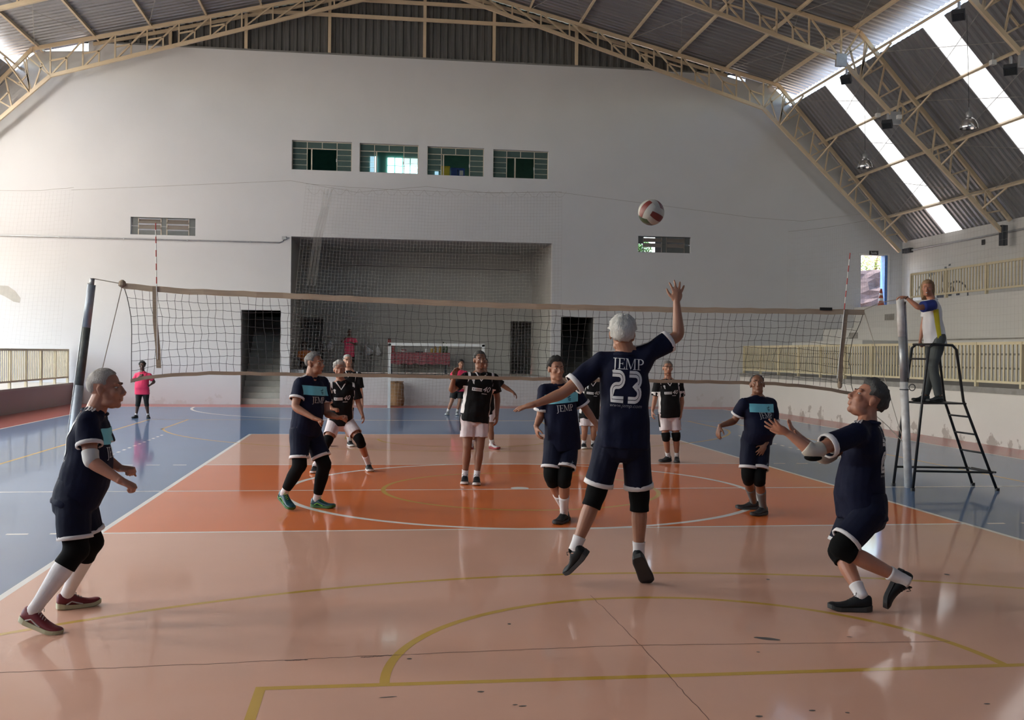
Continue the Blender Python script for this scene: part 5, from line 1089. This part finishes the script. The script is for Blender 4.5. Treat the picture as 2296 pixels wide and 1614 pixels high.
for a0, a1, m in ((.03, .22, M_or), (.22, .32, M_white), (.32, .42, M_or), (.42, .50, M_white), (.50, .66, M_or)): f = lambda h: .125-.135*h; MB().lathe(cb_, [(f(a0), a0), (f(a1), a1)], 16).build('cone_band', m, cn, smooth=True)
def sign(nm, label, p, w, h, n, m, txt=None):
    e = empty(nm, p); tag(e, label, 'sign'); p = V(p); r = V((0, 0, 1)).cross(V(n)); 
    MB().prism([p-r*w/2-V((0, 0, h/2)), p+r*w/2-V((0, 0, h/2)), p+r*w/2+V((0, 0, h/2)), p-r*w/2+V((0, 0, h/2))], V(n)*.015).build('plate', m, e)
    if txt:
        mb = MB(); s_ = h*.75
        for pl_ in text_polys(txt): mb.add([p+V(n)*.017+r*(x*s_)+V((0, 0, (y-.33)*s_)) for x, y in pl_], [tuple(range(len(pl_)))])
        mb.build('lettering', M_white, e)
    return e
sign('exit_sign', 'small dark exit sign above the exit door', at(1959, 567, YB-.02), .34, .15, (0, -1, 0), M_black, 'Saída')
sign('wall_sign', 'tiny black sign high on the block wall', atX(2205, 543, 16.83), .16, .16, (-1, 0, 0), M_black)
# pipes on the walls
pc = empty('wall_conduit', (-9, YB-.03, 5.36)); tag(pc, 'thin grey conduit running along the left of the end wall', 'conduit')
MB().tube([(-17.2, YB-.025, 5.36), (-5.05, YB-.025, 5.36), (-4.95, YB-.025, 5.42), (-4.93, YB-.025, 5.5), (-4.75, YB-.025, 5.52)], .022, 8).build('pipe', M_steel, pc)
for x in (-12, -10, -8, -6): MB().box((x-.02, YB-.05, 5.33), (x+.02, YB, 5.39)).build('clip', M_steel, pc)
MB().box((-4.98, YB-.06, 5.46), (-4.84, YB, 5.57)).build('junction_box', M_steel, pc)
pc = empty('wall_conduit', (16.8, 12, 5.6)); tag(pc, 'grey conduit near the top of the right block wall', 'conduit')
MB().tube([(16.8, 2, 5.60), (16.8, 20.6, 5.60)], .03, 8).build('pipe', M_steel, pc); MB().box((16.7, 20.4, 5.52), (16.85, 20.9, 5.68)).build('junction_box', M_dark, pc)

# ------------------------------------------------------------------ lamps in the roof
def bell(label, c, top):
    e = empty('pendant_lamp', c); tag(e, label, 'lamp', 'bell lamps'); c = V(c)
    fixn(MB().lathe(c, [(.21, 0), (.215, .01), (.20, .10), (.15, .20), (.085, .26), (.08, .25), (.14, .19), (.19, .09), (.2, .012)], 24, caps=False).build('shade', mat('polished_aluminium', (.6, .6, .6), rough=.2, metal=.9, var=.05), e, smooth=True))
    MB().lathe(c, [(.065, .25), (.07, .30), (.07, .40), (.03, .43), (.02, .46)], 14).build('ballast', M_steel, e, smooth=True); MB().lathe(c, [(.02, .24), (.055, .17), (.055, .1), (.02, .05)], 12).build('bulb', M_white, e, smooth=True)
    MB().tube([c+V((.02, 0, .45)), c+V((0, 0, .52))], .012, 6).build('hook', M_steel, e); MB().tube([c+V((0, 0, .52)), top], .006, 5).build('cable', M_dark, e)
l1 = atX(2172, 288, 12.6); bell('bell lamp hanging before the nearer skylight strip', l1, V((l1.x+.15, l1.y+.4, steep(l1.x-XC+.1)-.1)))
l2 = atX(1939, 376, 12.6); bell('bell lamp hanging before the farther skylight strip', l2, V((l2.x+.15, l2.y+.4, steep(l2.x-XC+.1)-.1)))
def flood(label, x, y, Y, d=(-.4, -.5, -.75)):
    p = at(x, y, Y); e = empty('floodlight', p); tag(e, label, 'floodlight', 'floodlights on the trusses'); d = V(d).normalized()
    MB().beam(p, p+d*.14, .28, .22).build('housing', M_dark, e); MB().beam(p+d*.14, p+d*.15, .23, .17).build('lens', mat('dull_lens', (.03, .035, .04), rough=.2), e)
    MB().beam(p-d*.02+V((0, 0, .25)), p, .05, .05).build('bracket', M_steel, e)
flood('dark floodlight at the knee of the second truss', 1898, 175, 14.45); flood('dark floodlight half way down the second truss', 1990, 275, 14.45); flood('dark floodlight at the knee of the nearest truss', 2150, 30, 8.45); flood('dark floodlight on the nearest truss at the right edge', 2266, 152, 8.45)
for i, (x, y, Y, lb) in enumerate(((1968, 258, 14.9, 'small white lamp box on the second truss, left one'), (2016, 262, 14.3, 'small white lamp box on the second truss, right one'), (2226, 140, 8.9, 'small white lamp box on the nearest truss'))):
    p = at(x, y, Y); e = empty('lamp_box', p); tag(e, lb, 'lamp'); MB().box(p-V((.06, .06, .06)), p+V((.06, .06, .05))).build('housing', M_white, e); MB().tube([p+V((0, 0, .05)), p+V((0, 0, .22))], .012, 6).build('stem', M_steel, e)

# ------------------------------------------------------------------ safety nets
def safety(label, P00, P10, P01, P11, nu, nv_, topsag, m, loops=False, r=.0017, wave=.02):
    """corner points: top-left, top-right, bottom-left, bottom-right"""
    e = empty('safety_net', P00.lerp(P11, .5)); tag(e, label, 'net'); rr = random.Random(4); mb = MB()
    def pt(u, v):
        p = P00.lerp(P10, u).lerp(P01.lerp(P11, u), v); p = p+V((0, 0, -topsag*4*u*(1-u)*(1-v)))
        return p+V((0, .03*math.sin(u*40+v*5), wave*math.sin(u*31+v*17)*(.3+v)))
    for i in range(nu+1): mb.tube([pt(i/nu, j/12) for j in range(13)], r, 3, caps=False)
    for j in range(nv_+1): mb.tube([pt(i/40, j/nv_) for i in range(41)], r, 3, caps=False)
    o = mb.build('netting', m, e); o['kind'] = 'stuff'
    MB().tube([pt(i/24, 0)+V((0, 0, .06)) for i in range(25)], .006, 5).build('top_wire', M_wire, e); return e
M_pale = mat('pale_net_cord', (.44, .42, .40), rough=.9); 
ny = 20.35
ws = [at(652, 405, 20.5), at(957, 418, 20.5), at(1245, 430, 20.5)]
sn = safety('pale safety net hanging in front of the stage', at(686, 416, ny), at(1260, 434, ny), V((-4.75, ny-.2, .05)), V((4.25, ny-.2, .05)), 80, 66, .12, M_pale, r=.0024)
wr_ = MB().tube([at(160, 426, 20.5), ws[0], at(800, 431, 20.5), ws[1], at(1100, 433, 20.5), ws[2], at(1500, 463, 20.6), at(1690, 488, 20.6), at(1800, 496, 19.5), at(1930, 480, 17)], .006, 5).build('carrier_wire', M_wire, sn)
lp = MB()
for i in range(20):
    x = 690+i*29; a, b = at(x, 426+(x-690)*.012, ny), at(x+29, 426+(x-661)*.012, ny); mid_ = a.lerp(b, .5)-V((0, 0, .14)); lp.tube([a+V((0, 0, .05)), a.lerp(mid_, .6)-V((0, 0, .03)), mid_, b.lerp(mid_, .6)-V((0, 0, .03)), b+V((0, 0, .05))], .004, 4)
lp.build('hanging_loop', M_pale, sn)
for i in range(3): MB().tube([at(728+i*8, 424, ny-.05), at(722+i*6, 470, ny-.05), at(706+i*7, 530, ny-.05), at(690+i*8, 640, ny-.05)], [.02, .05, .06, .03], 6).build('gathered_fold', mat('gathered_net', (.40, .38, .35), alpha=.14), sn)
safety('pale safety net in front of the right gallery roof', V((12.2, 20.3, 6.05)), V((12.2, 3.0, 5.95)), V((12.2, 20.3, 2.3)), V((12.2, 3.0, 2.3)), 130, 20, .35, M_pale, r=.0013, wave=.01)
safety('pale safety net at the left end of the hall', at(-200, 400, 20.2), at(165, 424, 20.3), V((-17, 20.2, 1.9)), V((-11.7, 20.3, 1.9)), 40, 36, .25, M_pale, r=.001)

# ------------------------------------------------------------------ goal, sack and what stands on the stage
gl = empty('futsal_goal', (0.08, 19.5, 0)); tag(gl, 'white futsal goal with net in front of the stage', 'goal')
for x in (-1.43, 1.58): MB().beam((x, 19.5, 0), (x, 19.5, 2.06), .09, .09).build('goal_post', M_white, gl)
MB().beam((-1.475, 19.5, 2.04), (1.625, 19.5, 2.04), .09, .09).build('crossbar', M_white, gl)
for x in (-1.43, 1.58): MB().tube([(x, 19.5, 2.0), (x, 20.2, 1.6), (x, 20.7, .03), (x, 19.5, .03)], .02, 8).build('side_stay', M_white, gl)
gn = MB()
for i in range(26): x = -1.43+3.01*i/25; gn.tube([(x, 19.55, 2.0), (x+.02*math.sin(i), 20.2, 1.55+.03*math.sin(i*2)), (x, 20.7, .03)], .0025, 3, caps=False)
for j in range(18):
    t = j/17; p = V((0, 19.55, 2.0)).lerp(V((0, 20.2, 1.55)), min(t*3, 1)) if t < .33 else V((0, 20.2, 1.55)).lerp(V((0, 20.7, .03)), (t-.33)/.67)
    gn.tube([(-1.43+3.01*i/20, p.y, p.z+.03*math.sin(i*1.1+j)) for i in range(21)], .0025, 3, caps=False)
o = gn.build('netting', M_pale, gl); o['kind'] = 'stuff'
sk = at(888, 909, 20.75); sk.z = 0; e = empty('paper_sack', sk); tag(e, 'tall brown paper sack standing behind the goal post', 'sack')
mb = MB(); rings = []
for h, r_ in ((0, .22), (.03, .25), (.2, .265), (.4, .25), (.6, .26), (.72, .24), (.78, .20)): rings.append([sk+V((math.cos(a)*r_*(1+.06*math.sin(a*5+h*9)), math.sin(a)*r_*(1+.06*math.sin(a*4+h*7)), h)) for a in np.linspace(0, 2*math.pi, 25)[:-1]])
mb.rings(rings).build('body', mat('brown_kraft_paper', (.30, .17, .075), rough=.8, var=.2, scale=8, bump=.4, bscale=12), e, smooth=True)
MB().rings([[sk+V((math.cos(a)*r_*(1+.12*math.sin(a*7)), math.sin(a)*r_*(1+.1*math.sin(a*6)), h)) for a in np.linspace(0, 2*math.pi, 25)[:-1]] for h, r_ in ((.76, .19), (.80, .225), (.82, .24))], caps=False).build('crumpled_rim', mat('brown_kraft_paper', (.3, .17, .075)), e)
# table
tz = 1.0; YT = 24.6; a, b = at(873, 790, YT), at(1005, 795, YT); X0, X1 = a.x, b.x; ztp = a.z
tb = empty('buffet_table', ((X0+X1)/2, YT, tz)); tag(tb, 'long table under a red checked cloth on the stage', 'table')
MB().box((X0, YT-.35, ztp-.04), (X1, YT+.35, ztp)).build('table_top', M_wood, tb)
for x in (X0+.08, X1-.08):
    for y in (-.28, .28): MB().beam((x, YT+y, tz), (x, YT+y, ztp-.04), .06).build('leg', M_dark, tb)
ckm = mat('red_checked_cloth', (.36, .05, .07), rough=.8); t = ckm.node_tree; ck = t.nodes.new('ShaderNodeTexChecker'); ck.inputs['Scale'].default_value = 14; ck.inputs[1].default_value = (.33, .06, .08, 1); ck.inputs[2].default_value = (.22, .07, .085, 1); tcn = t.nodes.new('ShaderNodeTexCoord'); t.links.new(tcn.outputs['Object'], ck.inputs[0]); t.links.new(ck.outputs[0], t.nodes['Principled BSDF'].inputs['Base Color'])
tc = MB(); n = 40; g = []
for q, (yy, zz) in enumerate(((-.36, -.42), (-.375, -.2), (-.37, .0), (-.36, .012), (.36, .012), (.37, 0), (.375, -.3))): g.append([(X0-.03+(X1-X0+.06)*i/n, YT+yy+(.015*math.sin(i*1.5) if zz < -.01 else 0), ztp+zz+(.02*math.sin(i*.8) if zz < -.3 else 0)) for i in range(n+1)])
o = tc.grid(g)
for x, s_ in ((X0-.035, -1), (X1+.035, 1)): tc.grid([[(x+s_*.02*math.sin(i*2)*(1 if z < -.1 else 0), YT-.37+.74*i/8, ztp+z) for i in range(9)] for z in (.012, -.05, -.5)])
tag(o.build('tablecloth', ckm, None, origin=(X0, YT, ztp)), 'red checked cloth hanging over the stage table', 'tablecloth')
def bottle(nm, label, px, h, r, m, capm=None, neck=True, cat='bottle'):
    p = at(px, 785, YT-.05); p.z = ztp+.013; e = empty(nm, p); tag(e, label, cat)
    MB().lathe(p, [(r*.9, 0), (r, .01), (r, h*.6), (r*.35, h*.8), (r*.35, h*.93)] if neck else [(r*.85, 0), (r, .02), (r, h*.9), (r*.9, h*.93)], 14).build('body', m, e, smooth=True)
    MB().lathe(p, [(r*.4 if neck else r*.95, h*.93), (r*.4 if neck else r*.95, h)], 12).build('cap', capm or M_white, e)
dkg = mat('dark_green_glass', (.02, .05, .015), rough=.1); oil = mat('amber_oil', (.30, .17, .02), rough=.15); redp = mat('red_plastic', (.32, .015, .015), rough=.4); clr = mat('clear_plastic', (.45, .46, .46), rough=.2, alpha=.5)
bottle('thermos_bottle', 'tall red thermos at the left end of the stage table', 873, .50, .06, redp, M_black, False); bottle('plastic_cup', 'short red cup beside the thermos on the stage table', 882, .30, .055, redp, redp, False, 'cup')
bottle('water_bottle', 'left clear bottle on the stage table', 889, .24, .045, clr); bottle('water_bottle', 'right clear bottle on the stage table', 898, .22, .045, clr)
bottle('oil_bottle', 'amber bottle at the middle right of the stage table', 976, .30, .05, oil, M_black); bottle('oil_bottle', 'amber bottle next to the dark bottles on the stage table', 987, .32, .05, oil, M_black)
bottle('wine_bottle', 'dark green bottle, left of the pair at the table end', 994, .40, .05, dkg, M_black); bottle('wine_bottle', 'dark green bottle, right of the pair at the table end', 1001, .36, .05, dkg, M_black); bottle('mug', 'white mug on the middle of the stage table', 956, .14, .05, M_white, M_white, False, 'mug'); bottle('sauce_jar', 'yellow jar on the stage table', 968, .16, .05, mat('mustard', (.42, .28, .03)), M_white, False, 'jar')
p = at(940, 788, YT-.1); e = empty('food_tray', (p.x, p.y, ztp+.012)); tag(e, 'dark flat tray on the stage table', 'tray'); MB().box((p.x-.14, p.y-.1, ztp+.013), (p.x+.14, p.y+.1, ztp+.03)).build('tray_base', M_black, e); MB().tube([(p.x+.14*a, p.y+.1*b, ztp+.04) for a, b in ((-1, -1), (1, -1), (1, 1), (-1, 1))], .012, 6, closed=True).build('tray_rim', M_black, e)
p = at(906, 787, YT-.05); e = empty('fruit_bowl', (p.x, p.y, ztp+.012)); tag(e, 'small bowl of red food on the stage table', 'bowl'); MB().lathe((p.x, p.y, ztp+.013), [(.05, 0), (.13, .06), (.12, .06)], 16).build('bowl_body', M_white, e, smooth=True)
for i in range(6): MB().ell((p.x+.06*math.cos(i), p.y+.06*math.sin(i), ztp+.085), (V((.035, 0, 0)), V((0, .035, 0)), V((0, 0, .03))), 8, 6).build('food_piece', redp, e, smooth=True)
# plastic bags on the stage wall
M_bag = mat('thin_white_plastic', (.86, .87, .89), rough=.4, var=.05, scale=12)
for px, py, w, h, tw, lb in ((741, 773, .24, .36, 0, 'white plastic bag hanging left of the man in pink'), (823, 784, .34, .42, .5, 'crumpled white plastic bag hanging right of the man in pink'), (847, 785, .20, .40, .1, 'narrow white plastic bag hanging beside the goal post')):
    c = at(px, py, YS-.16); e = empty('plastic_bag', c); tag(e, lb, 'bag'); rings = []; rr = random.Random(px)
    for t, f in ((0, .25), (.08, .7), (.25, 1.0), (.45, .9), (.65, .6), (.8, .3), (.9, .12), (1.0, .16)):
        ph = rr.random()*6; rings.append([c+V((math.cos(a)*w*.5*f*(1+.22*math.sin(3*a+ph))+tw*.12*math.sin(t*5), math.sin(a)*.10*f, (t-.5)*h)) for a in np.linspace(0, 2*math.pi, 19)[:-1]])
    MB().rings(rings).build('bag_body', M_bag, e, smooth=True); MB().tube([c+V((0, 0, h*.48)), c+V((.02, .06, h*.62)), c+V((0, .12, h*.66))], .012, 6).build('handle_loop', M_bag, e); MB().tube([c+V((0, .13, h*.66)), c+V((0, .05, h*.64))], .01, 6).build('wall_hook', M_dark, e)
# seated person in orange
ch = empty('plastic_chair', (at(685, 800, 23.4).x, 23.4, 1.0)); tag(ch, 'dim plastic chair on the left of the stage', 'chair'); cx_, cy_ = ch.location.x, ch.location.y
M_pch = mat('dull_white_plastic', (.35, .35, .34), rough=.5)
MB().box((cx_-.22, cy_-.22, 1.42), (cx_+.22, cy_+.22, 1.45)).build('seat', M_pch, ch); MB().box((cx_-.22, cy_+.2, 1.45), (cx_+.22, cy_+.24, 1.9)).build('backrest', M_pch, ch)
for sx in (-1, 1):
    for sy in (-1, 1): MB().beam((cx_+sx*.2, cy_+sy*.2, 1.0), (cx_+sx*.2, cy_+sy*.2, 1.43), .035).build('leg', M_pch, ch)
PX = lambda p: (p.x, p.y, p.z)
O = dict(label='person in an orange shirt sitting on the left of the dark stage', Y=23.3, k=.95, vox=.0105, face=(.15, -1, 0), look=(.2, -1, 0), skin='dark', hair='black', style='crop', belly=.03, gz=1.0, hem=-.05,
  J=dict(head=(682, 772), neck=(683, 785), shl=(672, 791), shr=(696, 791), hip=(684, 818.5), ell=(669, 806, -.05), wrl=(676, 814, -.3), til=(682, 818, -.4), elr=(699, 806, -.05), wrr=(693, 814, -.3), tir=(688, 818, -.4), knl=(677, 816, -.45), knr=(693, 816, -.45)),
  feet=dict(l=('w', (cx_-.1, 22.95, 1.0), (cx_-.1, 22.67, 1.0)), r=('w', (cx_+.12, 22.95, 1.0), (cx_+.12, 22.67, 1.0))), hands=dict(l=((0, 0, -1), .4, .1, 1), r=((0, 0, -1), .4, .1, -1)), shirt=mat('orange_shirt', (.80, .20, .03), rough=.8), shorts=mat('dark_shorts', (.01, .01, .012)), slen=.42, sock=(.88, M_wht), shoe=(M_shoek, M_sole))
person(O)

# worn patches on the end wall
for px, n_ in (([(0, 640), (18, 641), (34, 652), (46, 668), (44, 679), (30, 676), (10, 664), (0, 660)], 1), ([(2262, 975), (2270, 955), (2280, 968), (2290, 985), (2296, 1000), (2268, 998)], 2)):
    if n_ == 1: MB().add([at(x, y, YB-.004) for x, y in px], [tuple(range(len(px)))]).build('worn_patch', mat('bare_grey_plaster', (.46, .44, .40), rough=.9), wb)
